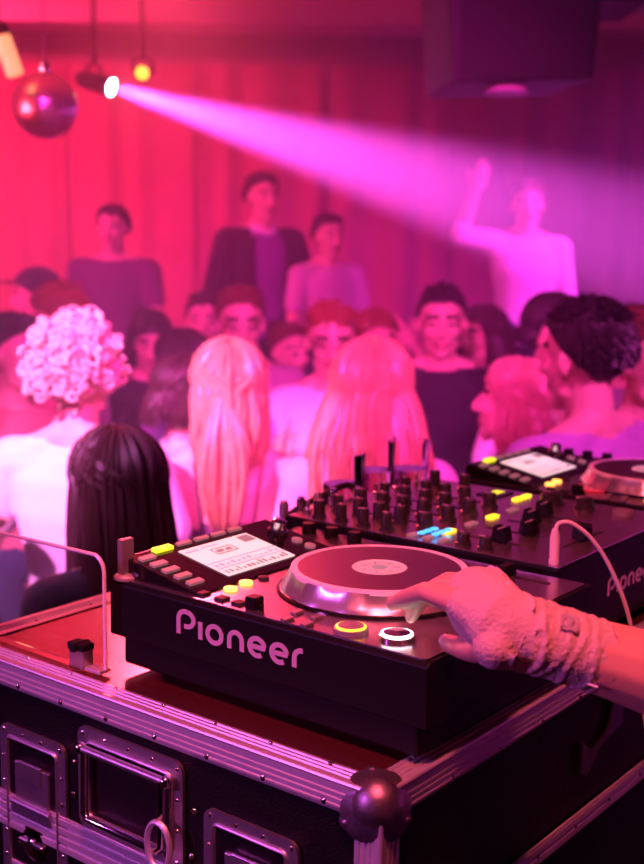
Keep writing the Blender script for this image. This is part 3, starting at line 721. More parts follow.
# ================================================================== cables
t = empty('headphone_cable', (MX+.014, MY+.014, ZT+MH+.0012), 0, 'white headphone lead plugged into the mixer corner and looping down', 'cable')
mb = MB(); mb.lathe([(.0055, 0), (.006, .004), (.0052, .006), (.0056, .030), (.0042, .036), (.0034, .040)], seg=18); mb.build('plug', M_WIRE, t, smooth=True)
def cat(pts, n=10):
    P = [Vector(p) for p in pts]; P = [P[0]*2-P[1]] + P + [P[-1]*2-P[-2]]; out = []
    for i in range(1, len(P)-2):
        for k in range(n):
            u = k/n; out.append(.5*((2*P[i]) + (P[i+1]-P[i-1])*u + (2*P[i-1]-5*P[i]+4*P[i+1]-P[i+2])*u*u + (3*P[i]-P[i-1]-3*P[i+1]+P[i+2])*u**3))
    return out + [P[-2]]
mb = MB(); mb.tube(cat([(0, 0, .038), (.003, -.003, .046), (.012, -.014, .046), (.026, -.032, .028), (.040, -.050, -.006), (.053, -.067, -.058), (.062, -.080, -.13), (.08, -.11, -.32)]), .0024, 10); mb.build('lead', M_WIRE, t, smooth=True)
t = empty('power_cable', (0, 0, ZT), 0, 'thick black cable arching behind the near player to the mixer', 'cable')
mb = MB(); mb.tube(cat([(.375, .475, .004), (.375, .465, .04), (.385, .452, .078), (.402, .447, .095), (.436, .447, .107), (.478, .447, .114), (.522, .447, .1215), (.548, .447, .119), (.560, .447, .105), (.563, .447, .080), (.564, .447, .01)]), .0045, 12); mb.build('lead', M_RUB, t, smooth=True)
for i in range(4):
    x = .395 + .035*i
    t = empty('signal_plug', (x, .440, ZT+.0), 0, ('metal plug at the audience edge of the mixer, %s' % ['closest to the near player', 'second from the near player', 'third from the near player', 'fourth from the near player'][i]), 'plug', 'plugs behind the mixer')
    mb = MB(); mb.lathe([(.007, 0), (.007, .045), (.0062, .05), (.0062, .118), (.004, .124)], seg=16); mb.build('shell', M_CHROME if i % 2 else M_STEEL, t, smooth=True)
    mb = MB(); mb.lathe([(.0078, .05), (.0078, .085)], seg=16); mb.build('sleeve', M_RUB, t, smooth=True)
# drinking glasses behind the mixer
for i, (x, y, hh, lab) in enumerate([(.66, .545, .140, 'clear tall glass behind the mixer, closest to the blonde woman'), (.74, .545, .155, 'clear tall glass behind the mixer, middle of the three'), (.845, .55, .135, 'clear tall glass behind the mixer, closest to the second player')]):
    t = empty('drinking_glass', (x, y, ZT+.0001), 0, lab, 'glass', 'glasses behind the mixer')
    mb = MB(); mb.lathe([(.0001, .0), (.026, 0), (.034, hh), (.0318, hh), (.025, .012), (.0001, .010)], seg=28, closed=False); mb.build('glass_wall', M_GLASS, t, smooth=True)
    mb = MB(); mb.lathe([(.0001, .0125), (.0248, .0125), (.0298, hh*.66), (.0001, hh*.66)], seg=28, closed=False); mb.build('drink', mat('pale_drink', (.75, .45, .6), .05, trans=.8), t, smooth=True)

# ================================================================== people
def head_prims(mb, M, s, ear=True):
    def P(x, y, z): return M @ (Vector((x, y, z)) * s)
    R3 = M.to_3x3()
    mb.ell(P(0, -.012, .030), tuple(q*s for q in (.074, .092, .080)), R3, 20, 14)
    mb.ell(P(0, .018, -.025), tuple(q*s for q in (.058, .064, .080)), R3, 18, 12)
    mb.cap(P(-.038, .020, -.068), .022*s, P(0, .058, -.098), .020*s); mb.cap(P(.038, .020, -.068), .022*s, P(0, .058, -.098), .020*s)
    mb.cap(P(0, .082, .012), .008*s, P(0, .103, -.030), .0125*s); mb.ell(P(-.012, .090, -.034), (.009*s,)*3, R3, 10, 8); mb.ell(P(.012, .090, -.034), (.009*s,)*3, R3, 10, 8)
    mb.cap(P(-.045, .062, .024), .009*s, P(-.014, .075, .022), .009*s); mb.cap(P(.045, .062, .024), .009*s, P(.014, .075, .022), .009*s)
    for q in (-1, 1):
        mb.ell(P(q*.040, .058, -.022), (.021*s, .018*s, .020*s), R3, 12, 8)
        mb.ell(P(q*.031, .069, .002), (.015*s, .013*s, .011*s), R3, 12, 8)
        mb.ell(P(q*.076, -.008, -.010), (.008*s, .019*s, .030*s), R3 @ Matrix.Rotation(q*-.25, 3, 'Z'), 12, 10)
    mb.cap(P(-.019, .074, -.058), .0085*s, P(.019, .074, -.058), .0085*s); mb.cap(P(-.014, .074, -.068), .009*s, P(.014, .074, -.068), .009*s)
def hand_prims(mb, wrist, d, up, s, curl=.5, side=1):
    d = Vector(d).normalized(); up = Vector(up); up = (up - d*up.dot(d)).normalized(); sd = d.cross(up) * side
    mb.cap(wrist, .026*s, wrist + d*.03*s, .024*s)
    for k in range(4):
        b = wrist + d*.03*s + sd*(-.027+.018*k)*s; e = wrist + d*(.085-.003*abs(k-1.3))*s + sd*(-.030+.020*k)*s
        mb.cap(b, .015*s, e, .0115*s)
        L = (.040, .046, .042, .032)[k]*s; p = e; dd = d.copy()
        for j in range(3):
            dd = (dd - up*math.tan(curl*.6)).normalized(); q = p + dd*L*(1, .65, .5)[j]; mb.cap(p, (.0098, .0088, .008)[j]*s, q, (.0088, .008, .0068)[j]*s, 10); p = q
    p = wrist + d*.025*s - sd*.022*s; dd = (d*.7 - sd*.7 - up*.25).normalized()
    for j in range(3):
        q = p + dd*(.038, .030, .024)[j]*s; mb.cap(p, (.0145, .011, .0098)[j]*s, q, (.011, .0098, .008)[j]*s, 10); p = q; dd = (dd + d*.45).normalized()

def strands(mb, C, R3, s, n, length, r0=.005, part=0., gather=None, wave=.0, spread=1.0, back=.35, face=58, rs=None, droop=.0, lift=1.07):
    """locks that follow the scalp from the parting and fall free; gather = point the locks run to"""
    rs = rs or random.Random(5)
    rx, ry, rz = .079*s*lift, .099*s*lift, .086*s*lift
    def surf(th, ph, k=1.0): return Vector((rx*k*math.sin(th)*math.sin(ph), (ry*k*math.sin(th)*math.cos(ph) - .012*s), rz*k*math.cos(th) + .030*s))
    for i in range(n):
        side = 1 if rs.random() < .5 else -1
        ph1 = math.radians(rs.uniform(face, 180)) * side
        st = rs.uniform(-.3, .95)                        # where along the parting the lock starts (front .. crown)
        ph0 = math.radians(8 if st > 0 else 150) * side if rs.random() < .7 else ph1
        th0 = abs(st) * .75 + .05
        k = rs.uniform(.96, 1.07); pts = []
        for j in range(9):
            u = j/8; ph = ph0 + (ph1-ph0) * (u**.7); th = th0 + (math.radians(100)-th0) * u
            pts.append(C + R3 @ surf(th, ph, k))
        if gather is not None:
            g = Vector(gather) ; cut = rs.randint(3, 6); P = pts[:cut]; a = P[-1]
            for j in range(1, 5):
                u = j/4; q = a.lerp(g + Vector((rs.uniform(-.008, .008), rs.uniform(-.008, .008), rs.uniform(-.008, .008)))*s, u)
                l = q - (C + R3 @ Vector((0, -.012*s, .03*s))); loc = R3.transposed() @ l
                e = math.sqrt((loc.x/rx)**2 + (loc.y/ry)**2 + (loc.z/rz)**2)
                if e < 1 and u < .95: q = q + l*(1/max(e, .3) - 1)
                P.append(q)
            p = P[-1]
            L = length*rs.uniform(.8, 1.05); sw = Vector((rs.uniform(-1, 1), rs.uniform(-.6, .6), 0))*.052*s
            base = R3 @ Vector((0, -.035*s, 0)); base.z = 0
            for j in range(1, 9):
                u = j/8; P.append(p + base*math.sin(min(u*3, 1.57)) + sw*math.sin(u*PI*.85) + Vector((0, 0, -L*u)) + Vector((math.sin(u*7+i)*wave, math.cos(u*6+i)*wave, 0)))
            pts = P
        else:
            p = pts[-1]; out = (p - C); out.z = 0; out = out.normalized() if out.length > 1e-5 else Vector((0, -1, 0))
            L = length*rs.uniform(.82, 1.04); kx = rs.uniform(.2, 1)
            for j in range(1, 9):
                u = j/8
                q = p + Vector((0, 0, -L*u)) + out*(.03*spread*math.sin(u*2.6)*kx) - (R3 @ Vector((0, 1, 0)))*back*.06*u*L*4 - out*droop*u*u
                q += Vector((math.sin(u*9 + i*1.7), math.cos(u*8 + i*2.1), 0))*wave*(.3+u)
                pts.append(q)
        m = len(pts); mb.tube(pts, [r0*s*(.55 + .45*math.sin(PI*min(1, .15 + .95*j/(m-1)))) if j < m-1 else r0*s*.15 for j in range(m)], 5)
def scalp(mb, M, s, k=1.0, low=-.02, front=.045, thick=1.0, nape=-.055):
    """hair cap that leaves the face free"""
    R3 = M.to_3x3(); rx, ry, rz = .081*s*thick, .099*s*thick, .088*s*thick; n = 36; rows = 14; v = []; f = []
    for lay in (1.0, .86):
        for j in range(rows+1):
            for i in range(n):
                ph = 2*PI*i/n; ff = (1+math.cos(ph))/2           # 1 at the face
                zc = nape*(1-ff) + front*ff if ff < .5 else (nape*.5+front*.5) + (front-(nape*.5+front*.5))*((ff-.5)/.5)**.6
                zmin = zc*s
                thm = math.acos(max(-1, min(1, (zmin - .030*s)/rz*1.0)))
                th = thm*j/rows + .001
                kk = lay * (1 + .02*math.sin(ph*9+j))
                v.append(M @ Vector((rx*kk*math.sin(th)*math.sin(ph), ry*kk*math.sin(th)*math.cos(ph) - .012*s, rz*(kk if lay == 1 else .93)*math.cos(th) + .030*s)))
    K = (rows+1)*n
    for o in (0, K):
        for j in range(rows):
            for i in range(n): f.append((o+j*n+i, o+j*n+(i+1) % n, o+(j+1)*n+(i+1) % n, o+(j+1)*n+i))
    for i in range(n): a = rows*n+i; b = rows*n+(i+1) % n; f.append((a, b, K+b, K+a))
    mb.add(v, f)

POSE0 = {'R': ((.235, -.03, 1.13), (.245, .06, .90)), 'L': ((-.235, -.03, 1.13), (-.245, .06, .90))}
def person(label, a, d, z0, height, face, hair='short', haircol=None, top=None, topname='t_shirt', pants=None, sleeve='short', arms=None, hy=0, hp=0, hr=0,
           voxel=.009, lean=(0, 0), female=False, hairopt=None, extras=None, group=None, jacket=None, width=1.0, floorloc=None, rz=None):
    s = height/1.75
    root_name = 'person'
    loc = W(a, d, z0) if floorloc is None else floorloc
    rz = (YAW - math.radians(face)) if rz is None else rz
    t = empty(root_name, loc, rz, label, 'person', group)
    lx, ly = lean
    def J(x, y, z):                                     # joint with the lean of the trunk
        k = max(0, (z - .95)/.6); return Vector((x + lx*k, y + ly*k, z)) * s
    sw = (.155 if female else .178)*width
    arms = arms or {}
    A = {k: arms.get(k, POSE0[k]) for k in 'RL'}
    pel, wai, che, nec = J(0, 0, .97), J(0, 0, 1.12), J(0, 0, 1.30), J(0, -.01, 1.45)
    hs = s*1.05; hc = J(0, .012, 1.622)
    M = Matrix.Translation(hc) @ Euler((math.radians(hp), math.radians(hr), math.radians(hy))).to_matrix().to_4x4()
    jo = {}
    for k, q in (('R', 1), ('L', -1)):
        raised = A[k][0][2] > 1.38
        jo[k] = (J(q*sw, -.012, 1.40 + (.03 if raised else 0)), J(*A[k][0]), J(*A[k][1]))
    def trunk(mb, g=0., lo=.92, hi=1.43, seg=18):
        hipw = (.098 if female else .085)
        rings = [(.90, .150 if female else .140, .105), (.98, .158 if female else .148, .110), (1.08, .122 if female else .138, .092), (1.16, .120 if female else .142, .092), (1.28, .143*width if female else .165*width, .105), (1.37, .150*width if female else .172*width, .095), (1.42, .110*width, .075), (1.455, .062, .058)]
        v = []; f = []; R_ = [r for r in rings if lo-.001 <= r[0] <= hi+.03]
        for z, rx, ry in R_:
            for i in range(seg):
                an = 2*PI*i/seg; c, sn = math.cos(an), math.sin(an)
                x = math.copysign(abs(c)**.85, c)*(rx+g); y = math.copysign(abs(sn)**.85, sn)*(ry+g) - .005
                v.append(J(x, y, z))
        m = len(R_)
        for j in range(m-1):
            for i in range(seg): f.append((j*seg+i, j*seg+(i+1) % seg, (j+1)*seg+(i+1) % seg, (j+1)*seg+i))
        f.append(tuple(range(seg-1, -1, -1))); f.append(tuple((m-1)*seg+i for i in range(seg))); mb.add(v, f)
        if female:
            for q in (-1, 1): mb.ell(J(q*.068, .082, 1.28), ((.058+g)*s, (.048+g)*s, (.056+g)*s))
    # body: one continuous surface
    mb = MB(); trunk(mb); head_prims(mb, M, hs)
    mb.cap(J(0, -.018, 1.41), .062*s, hc + M.to_3x3() @ Vector((0, -.014, -.055))*s, .050*s, 14)
    for k, q in (('R', 1), ('L', -1)):
        S_, El, Wr = jo[k]
        mb.cap(J(q*.03, -.028, 1.475), .040*s, S_, .046*s); mb.cap(J(q*.07, -.012, 1.415), .052*s, S_, .054*s); mb.cap(S_, .052*s, El, .038*s); mb.cap(El, .038*s, El.lerp(Wr, .35), .039*s); mb.cap(El.lerp(Wr, .35), .039*s, Wr, .025*s)
        if k == 'R' and 'hand' in arms: arms['hand'](mb); continue_hand = False
        fd = (Wr-El).normalized(); up = Vector((0, 1, 0)) if abs(fd.y) < .7 else Vector((0, 0, 1))
        if not (k == 'R' and 'hand' in arms): hand_prims(mb, Wr, fd, -up if fd.z < 0 else up, s, arms.get('curl', .35), q)
        hip = J(q*.088, 0, .93); kn = Vector((q*.100, .015, .50))*s; an = Vector((q*.11, -.02, .085))*s
        mb.cap(hip, .090*s, kn, .055*s, 14); mb.cap(kn, .055*s, kn.lerp(an, .35), .056*s); mb.cap(kn.lerp(an, .35), .056*s, an, .036*s)
        mb.cap(an, .036*s, Vector((q*.115, -.035, .04))*s, .034*s); mb.cap(Vector((q*.115, -.03, .036))*s, .034*s, Vector((q*.13, .15, .028))*s, .026*s)
    Mi = M.inverted()
    def fm(c):
        q = Mi @ c; x, y, z = q.x/hs, q.y/hs, q.z/hs
        if y > .05 and abs(z) < .12:
            if abs(abs(x)-.031) < .011 and abs(z-.001) < .0045: return 1
            if abs(abs(x)-.033) < .022 and abs(z-.027) < .0050 + voxel*.2: return 3
            if abs(x) < .026 and abs(z+.063) < .009: return 2
        return 0
    remesh(mb, 'body', voxel, [M_SKIN, M_EYE, M_LIP, M_BROW], t, 2, fm)
    # clothes
    cv = max(voxel, .009)
    if pants is not None:
        mb = MB(); g = .010
        mb.cap(J(-.06, 0, .97), (.108+g)*s, J(.06, 0, .97), (.108+g)*s, 14)
        for q in (-1, 1):
            hip = J(q*.088, 0, .93); kn = Vector((q*.100, .015, .50))*s; an = Vector((q*.11, -.02, .10))*s
            mb.cap(hip, .092*s+g, kn, .060*s+g, 14); mb.cap(kn, .060*s+g, an, .050*s+g, 14)
        remesh(mb, 'trousers', .012, pants, t, 2)
        for q in (-1, 1):
            mb = MB(); mb.cap(Vector((q*.115, -.035, .045))*s, .043*s, Vector((q*.132, .15, .032))*s, .033*s); mb.b2(0, 0, 0, 0, 0, 0) if False else None
            remesh(mb, 'shoe', .010, M_RUB, t, 2)
    if top is not None:
        mb = MB(); g = .012; trunk(mb, g, lo=.90, hi=1.43)
        for q in (-1, 1): mb.cap(J(q*.062, -.030, 1.452), .040*s, jo['R' if q > 0 else 'L'][0], (.048+g*.8)*s)
        if sleeve != 'none':
            for k, q in (('R', 1), ('L', -1)):
                S_, El, Wr = jo[k]; mb.cap(J(q*.07, -.012, 1.408), (.052+g)*s, S_, (.056+g)*s)
                e = S_.lerp(El, .62 if sleeve == 'short' else 1.0)
                mb.cap(S_, (.055+g)*s, e, (.050+g if sleeve == 'short' else .040+g)*s)
                if sleeve == 'long': mb.cap(El, (.041+g)*s, El.lerp(Wr, .93), (.028+g)*s)
                if sleeve == 'rolled': mb.cap(El, (.042+g)*s, El.lerp(Wr, .15), (.042+g)*s)
        remesh(mb, topname, cv, top, t, 2)
    if jacket is not None:
        mb = MB(); g = .024
        for q in (-1, 1):
            v = []; f = []; seg = 12
            for z, rx, ry in ((.90, .150, .112), (.98, .150, .112), (1.08, .142, .098), (1.16, .146, .098), (1.28, .168, .108), (1.37, .176, .10), (1.425, .125, .082)):
                for i in range(seg+1):
                    an = -PI/2 + (PI*.86)*i/seg; v.append(J(q*math.cos(an)*(rx+g)*width, math.sin(an)*(ry+g) - .005, z))
                for i in range(seg+1):
                    an = -PI/2 + (PI*.86)*(seg-i)/seg; v.append(J(q*math.cos(an)*(rx+g-.014)*width, math.sin(an)*(ry+g-.014) - .005, z))
            m = 7; w2 = 2*(seg+1)
            for j in range(m-1):
                for i in range(w2): f.append((j*w2+i, j*w2+(i+1) % w2, (j+1)*w2+(i+1) % w2, (j+1)*w2+i))
            f.append(tuple(range(w2))); f.append(tuple((m-1)*w2+i for i in range(w2-1, -1, -1))); mb.add(v, f)
        for k, q in (('R', 1), ('L', -1)):
            S_, El, Wr = jo[k]; mb.cap(J(q*.08, -.012, 1.41), .066*s, S_, .074*s); mb.cap(S_, .072*s, El, .058*s); mb.cap(El, .058*s, El.lerp(Wr, .35), .052*s)
        remesh(mb, 'jacket', .010, jacket, t, 2)
    # hair
    s_body = s; s = hs
    R3 = M.to_3x3(); ho = hairopt or {}; rs = random.Random(hash(label) % 1000 if False else sum(map(ord, label)))
    mb = MB(); hm = haircol
    if hair == 'short' or hair == 'quiff':
        scalp(mb, M, s, thick=1.03, front=.080, nape=-.066)
        nn = ho.get('n', 380)
        for i in range(nn):
            th = math.acos(rs.uniform(-.45, 1)); ph = rs.uniform(-PI, PI)
            if th > 1.05 and math.cos(ph) > -.25: continue
            p = Vector((.080*math.sin(th)*math.sin(ph), .098*math.sin(th)*math.cos(ph)-.012, .086*math.cos(th)+.030)); nr = Vector((p.x, p.y+.012, p.z-.03)).normalized()
            fl = (Vector((nr.x*.5, -.35, .25 if p.y > .02 else -.1)) if hair == 'short' else (Vector((0, .25, .75)) if p.y > .0 else Vector((0, -.3, .2)))) + nr*.42 + Vector((rs.uniform(-.3, .3), rs.uniform(-.2, .2), 0)); fl.z -= .8 if th > 1 else 0
            L = .026 if hair == 'short' else (.040 if th < .8 and p.y > 0 else .018); L *= ho.get('len', 1)
            q = p + fl.normalized()*L; mb.tube([M @ (p*s), M @ ((p*.4+q*.6)*s), M @ (q*s)], [ho.get('sr', .006)*s, ho.get('sr', .006)*.85*s, .001*s], 5)
    elif hair == 'long':
        scalp(mb, M, s, thick=1.04, front=.062, nape=-.085)
        strands(mb, hc, R3, s, ho.get('n', 170), ho.get('L', .26)*s, ho.get('r', .0075), spread=ho.get('spread', 1), wave=ho.get('wave', .004), face=ho.get('face', 62), rs=rs, back=ho.get('back', .35), droop=ho.get('droop', 0), lift=ho.get('lift', 1.07))
    elif hair == 'ponytail':
        scalp(mb, M, s, thick=1.05, front=.062, nape=-.082)
        g = hc + R3 @ (Vector(ho.get('at', (0, -.118, .030)))*s)
        strands(mb, hc, R3, s, ho.get('n', 170), ho.get('L', .36)*s, ho.get('r', .0062), gather=g, wave=.003, face=30, rs=rs)
        strands(mb, hc, R3, s, 60, ho.get('L', .36)*.62*s, .0075, spread=.5, face=88, rs=rs, back=.2, wave=.004, lift=1.10)
    elif hair == 'curly':
        scalp(mb, M, s, thick=1.06, front=.060, nape=-.07)
        for i in range(ho.get('n', 430)):
            th = math.acos(rs.uniform(-.45, 1)); ph = rs.uniform(-PI, PI)
            if math.cos(ph) > .35 and th > .95: continue
            k = rs.uniform(1.05, 1.45)
            c_ = Vector((.080*k*math.sin(th)*math.sin(ph), .098*k*math.sin(th)*math.cos(ph)-.012, .086*k*math.cos(th)+.030))
            ax = Vector((rs.uniform(-1, 1), rs.uniform(-1, 1), rs.uniform(-1, 1))).normalized(); e = ax.orthogonal().normalized(); g = ax.cross(e)
            rr = rs.uniform(.008, .015); m = 11; tw = rs.uniform(.010, .022)
            mb.tube([M @ ((c_ + e*rr*math.cos(1.35*PI*2*j/m) + g*rr*math.sin(1.35*PI*2*j/m) + ax*tw*j/m)*s) for j in range(m+1)], [.0034*s]*(m) + [.001*s], 5)
    elif hair == 'cap':
        scalp(mb, M, s, thick=1.06, front=.058, nape=-.03)
        q = M @ (Vector((0, .10, .058))*s); mb.ell(q, (.066*s, .062*s, .008*s), R3, 18, 8)
    o = mb.build({'cap': 'cap'}.get(hair, 'hair'), hm, t, smooth=True, fixn=False)
    if hair == 'cap': pass
    s = s_body
    if extras: extras(t, J, M, s, jo)
    return t

H_BLD = hairm('blonde_hair', (.46, .25, .12)); H_BRN = hairm('brown_hair', (.13, .055, .03)); H_BLK = hairm('black_hair', (.020, .012, .012), .5)
H_RED = hairm('auburn_hair', (.26, .09, .04)); H_DKB = hairm('dark_brown_hair', (.045, .018, .016), .5)
C_WHT = cloth('white_cotton', (.78, .74, .76)); C_BLK = cloth('black_cotton', (.018, .015, .02)); C_PNK = cloth('pale_pink_cotton', (.62, .42, .50))
C_GRY = cloth('grey_cotton', (.30, .26, .30)); C_DEN = cloth('dark_denim', (.03, .035, .07)); C_PUR = cloth('purple_cotton', (.24, .08, .32)); C_LGT = cloth('light_shirt', (.55, .42, .48))
C_LACE = mat('dark_lace', (.10, .03, .07), .7, bump=1, bscale=150, vary=.5, vscale=60)
def glasses(t, J, M, s, jo):
    mb = MB()
    for q in (-1, 1):
        mb.tube([M @ (Vector((q*.033 + .023*math.cos(a), .086 - .3*abs(q*.033 + .023*math.cos(a))**1.4, .002 + .017*math.sin(a)))*s) for a in [2*PI*k/18 for k in range(19)]], .0022*s, 6, cap=False)
        mb.tube([M @ (Vector((q*.056, .080, .006))*s), M @ (Vector((q*.080, .0, .006))*s)], .002*s, 6)
    mb.tube([M @ (Vector((-.010, .088, .004))*s), M @ (Vector((.010, .088, .004))*s)], .002*s, 6)
    mb.build('glasses', M_BLACK, t)
def collar(t, J, M, s, jo):
    mb = MB()
    for g in (0, .012): mb.tube([J(.066*math.cos(a), .060*math.sin(a) + .002, 1.462 + g - .035*max(0, math.sin(a))**2) for a in [2*PI*k/24 for k in range(25)]], .016*s, 8, cap=False)
    mb.build('collar', C_WHT, t, smooth=True)
def dress_straps(t, J, M, s, jo):
    mb = MB()
    for q in (-1, 1):
        P = [(q*.055, .095, 1.33), (q*.085, .060, 1.425), (q*.095, -.01, 1.462), (q*.088, -.062, 1.43), (q*.078, -.100, 1.36), (q*.066, -.112, 1.27)]
        mb.tube([J(*p) for p in cat(P, 5)], .0085*s, 6, flat=.4)
    mb.build('strap', C_BLK, t, smooth=True)
    mb = MB()
    v = []; f = []; seg = 28
    for z, g in ((1.19, .006), (1.24, .008), (1.29, .008)):
        for i in range(seg):
            an = 2*PI*i/seg; v.append(J(math.cos(an)*(.135+g), math.sin(an)*(.102+g) - .005, z))
    for j in range(2):
        for i in range(seg): f.append((j*seg+i, j*seg+(i+1) % seg, (j+1)*seg+(i+1) % seg, (j+1)*seg+i))
    mb.add(v, f); o = mb.build('lace_band', C_LACE, t, smooth=True)
    sm = o.modifiers.new('s', 'SOLIDIFY'); sm.thickness = .004
PPL = []
def pa(px, Z): return (px - 322) / 1207.65 * Z           # lateral metres for a sight line at depth Z
def add(label, px, d, ztop, face, z0=0, **k):
    py = 238 + (1.961 - ztop) * 1207.65 / d + 25             # height of the head centre on the sight line
    p = WP(px, py, d); a = (p - W(0, d, p.z)).dot(E1)
    PPL.append(person(label, a, d, z0, ztop - z0, face, **k))

# nearest rows, seen mostly from behind
add('woman with long dark hair in profile, lowest head right behind the acrylic guard', 118, 2.25, 1.60, -38, hair='long', haircol=H_DKB, top=C_BLK, topname='top', pants=C_DEN, female=True, voxel=.007,
    hairopt=dict(n=230, L=.34, spread=.6, face=66, wave=.002, r=.0078), hp=-4)
def ponytail_extras(t, J, M, s, jo): dress_straps(t, J, M, s, jo)
add('woman with a long blonde ponytail, bare shoulders and thin dark straps, back to us', 228, 3.05, 1.70, -4, hair='ponytail', haircol=H_BLD, pants=C_DEN, top=None, female=True, voxel=.007,
    hairopt=dict(n=230, L=.32, at=(-.030, -.100, .010), r=.0074), extras=ponytail_extras, hy=8,
    arms={'R': ((.225, .0, 1.14), (.10, .20, 1.20)), 'L': ((-.215, .03, 1.15), (-.12, .22, 1.25))})
add('woman with wide loose bleached hair over her shoulders, back to us, beside the ponytail woman', 372, 2.9, 1.715, 6, hair='long', haircol=H_BLD, top=C_PNK, topname='top', pants=C_DEN, female=True, voxel=.008,
    hairopt=dict(n=300, L=.34, spread=2.1, face=55, wave=.007, r=.0080, lift=1.14), arms={'R': ((.22, .05, 1.16), (.16, .24, 1.28)), 'L': ((-.22, .05, 1.16), (-.16, .24, 1.28))})
add('person with curly blond hair in a glaring white shirt, brightly lit at far left', 88, 2.95, 1.745, 14, hair='curly', haircol=hairm('pale_curls', (.72, .52, .40)), top=C_WHT, topname='shirt', pants=C_DEN, voxel=.008, lean=(-.03, 0),
    arms={'L': ((-.29, .0, 1.16), (-.17, -.17, 1.27)), 'R': ((.24, .02, 1.16), (.12, .2, 1.2))}, hp=6)
add('man with thick black hair and lilac shirt seen from behind at the right', 590, 2.75, 1.835, -42, hair='short', haircol=H_BLK, top=cloth('lilac_cotton', (.46, .24, .48)), topname='shirt', pants=C_DEN, voxel=.006,
    hairopt=dict(n=1500, len=.8, sr=.0036), hp=-3, width=1.1)
add('woman with a pinkish brown bob in profile looking left beside the black-haired man', 517, 3.2, 1.65, -62, hair='long', haircol=hairm('pinkish_brown_hair', (.48, .24, .18)), top=C_WHT, topname='top', pants=C_DEN, female=True, voxel=.006,
    hairopt=dict(n=240, L=.13, spread=1.1, face=76, wave=.002, r=.0062), hp=8)
add('person in pale pink partly cut by the right picture edge', 650, 3.0, 1.80, 150, hair='short', haircol=H_BRN, top=C_PNK, topname='shirt', pants=C_DEN, voxel=.009)
add('woman with dark hair half hidden by the head of the black-haired man', 553, 3.9, 1.80, 150, hair='long', haircol=H_BLK, top=C_WHT, topname='top', pants=C_DEN, female=True, voxel=.009, hairopt=dict(n=120, L=.05, face=70, lift=1.0))
# middle rows
add('man with a dark quiff and black t-shirt facing us in the middle of the crowd', 442, 4.35, 1.80, 184, hair='quiff', haircol=H_BLK, top=C_BLK, pants=C_DEN, voxel=.006, hairopt=dict(n=600, len=.7), hp=-4)
add('woman with long dark hair looking left, just right of the man in the black t-shirt', 484, 4.9, 1.70, -120, hair='long', haircol=H_DKB, top=C_BLK, topname='top', pants=C_DEN, female=True, voxel=.008, hairopt=dict(n=130, L=.20))
add('person in a white tee wearing glasses, centre of the crowd, facing us', 331, 4.1, 1.745, 176, hair='short', haircol=H_RED, top=C_WHT, pants=C_DEN, voxel=.007, extras=glasses, female=True, hp=-8,
    arms={'L': ((-.23, .0, 1.14), (-.16, .12, .92)), 'R': ((.235, .0, 1.13), (.22, .08, .9))})
add('man with short hair and glasses in a light shirt above the ponytail woman', 241, 4.45, 1.78, 172, hair='short', haircol=H_BRN, top=C_LGT, topname='shirt', pants=C_DEN, voxel=.007, extras=glasses, hp=-6)
add('short-haired man half hidden left of the man in the light shirt', 205, 5.3, 1.72, 178, hair='short', haircol=H_DKB, top=C_PNK, pants=C_DEN, voxel=.010)
add('woman with auburn hair, hand up to her head, behind the woman with wide bleached hair', 375, 4.7, 1.69, 160, hair='long', haircol=H_RED, top=C_BLK, topname='top', pants=C_DEN, female=True, voxel=.009, hairopt=dict(n=120, L=.12),
    arms={'L': ((-.30, .10, 1.42), (-.14, .08, 1.60)), 'curl': .5})
add('woman in white clapping raised hands, left of the ponytail woman', 186, 3.7, 1.60, 75, hair='long', haircol=H_DKB, top=C_WHT, topname='top', pants=C_DEN, female=True, voxel=.008, hairopt=dict(n=120, L=.12),
    arms={'R': ((.20, .16, 1.18), (.05, .30, 1.38)), 'L': ((-.20, .16, 1.18), (-.03, .30, 1.36)), 'curl': .2})
add('dark-haired man at the far left edge, face turned right', 14, 3.7, 1.72, 120, hair='short', haircol=H_BLK, top=cloth('coral_cotton', (.65, .22, .22)), pants=C_DEN, voxel=.008)
add('person with auburn hair bowed forward behind the curly-haired person', 62, 4.5, 1.78, -75, hair='short', haircol=H_RED, top=C_LGT, topname='shirt', pants=C_DEN, voxel=.009, hp=-20)
add('person in a dark flat cap at the left in the back of the crowd', 38, 5.4, 1.82, -85, hair='cap', haircol=C_BLK, top=C_GRY, pants=C_DEN, voxel=.010)
add('dark-haired person looking down between the curly hair and the ponytail', 150, 4.9, 1.66, 165, hair='long', haircol=H_BLK, top=C_BLK, topname='top', pants=C_DEN, female=True, voxel=.010, hairopt=dict(n=110, L=.16), hp=-15)
add('dark-haired woman half hidden behind the clapping woman', 182, 4.2, 1.64, -60, hair='long', haircol=H_BLK, top=C_PUR, topname='top', pants=C_DEN, female=True, voxel=.010, hairopt=dict(n=110, L=.14))
add('person in purple between the ponytail woman and the white tee', 288, 4.9, 1.62, 140, hair='short', haircol=H_BRN, top=C_PUR, pants=C_DEN, voxel=.010)
add('dark-haired person at the right edge behind the black-haired man', 632, 4.3, 1.74, 200, hair='short', haircol=H_DKB, top=C_GRY, pants=C_DEN, voxel=.010)
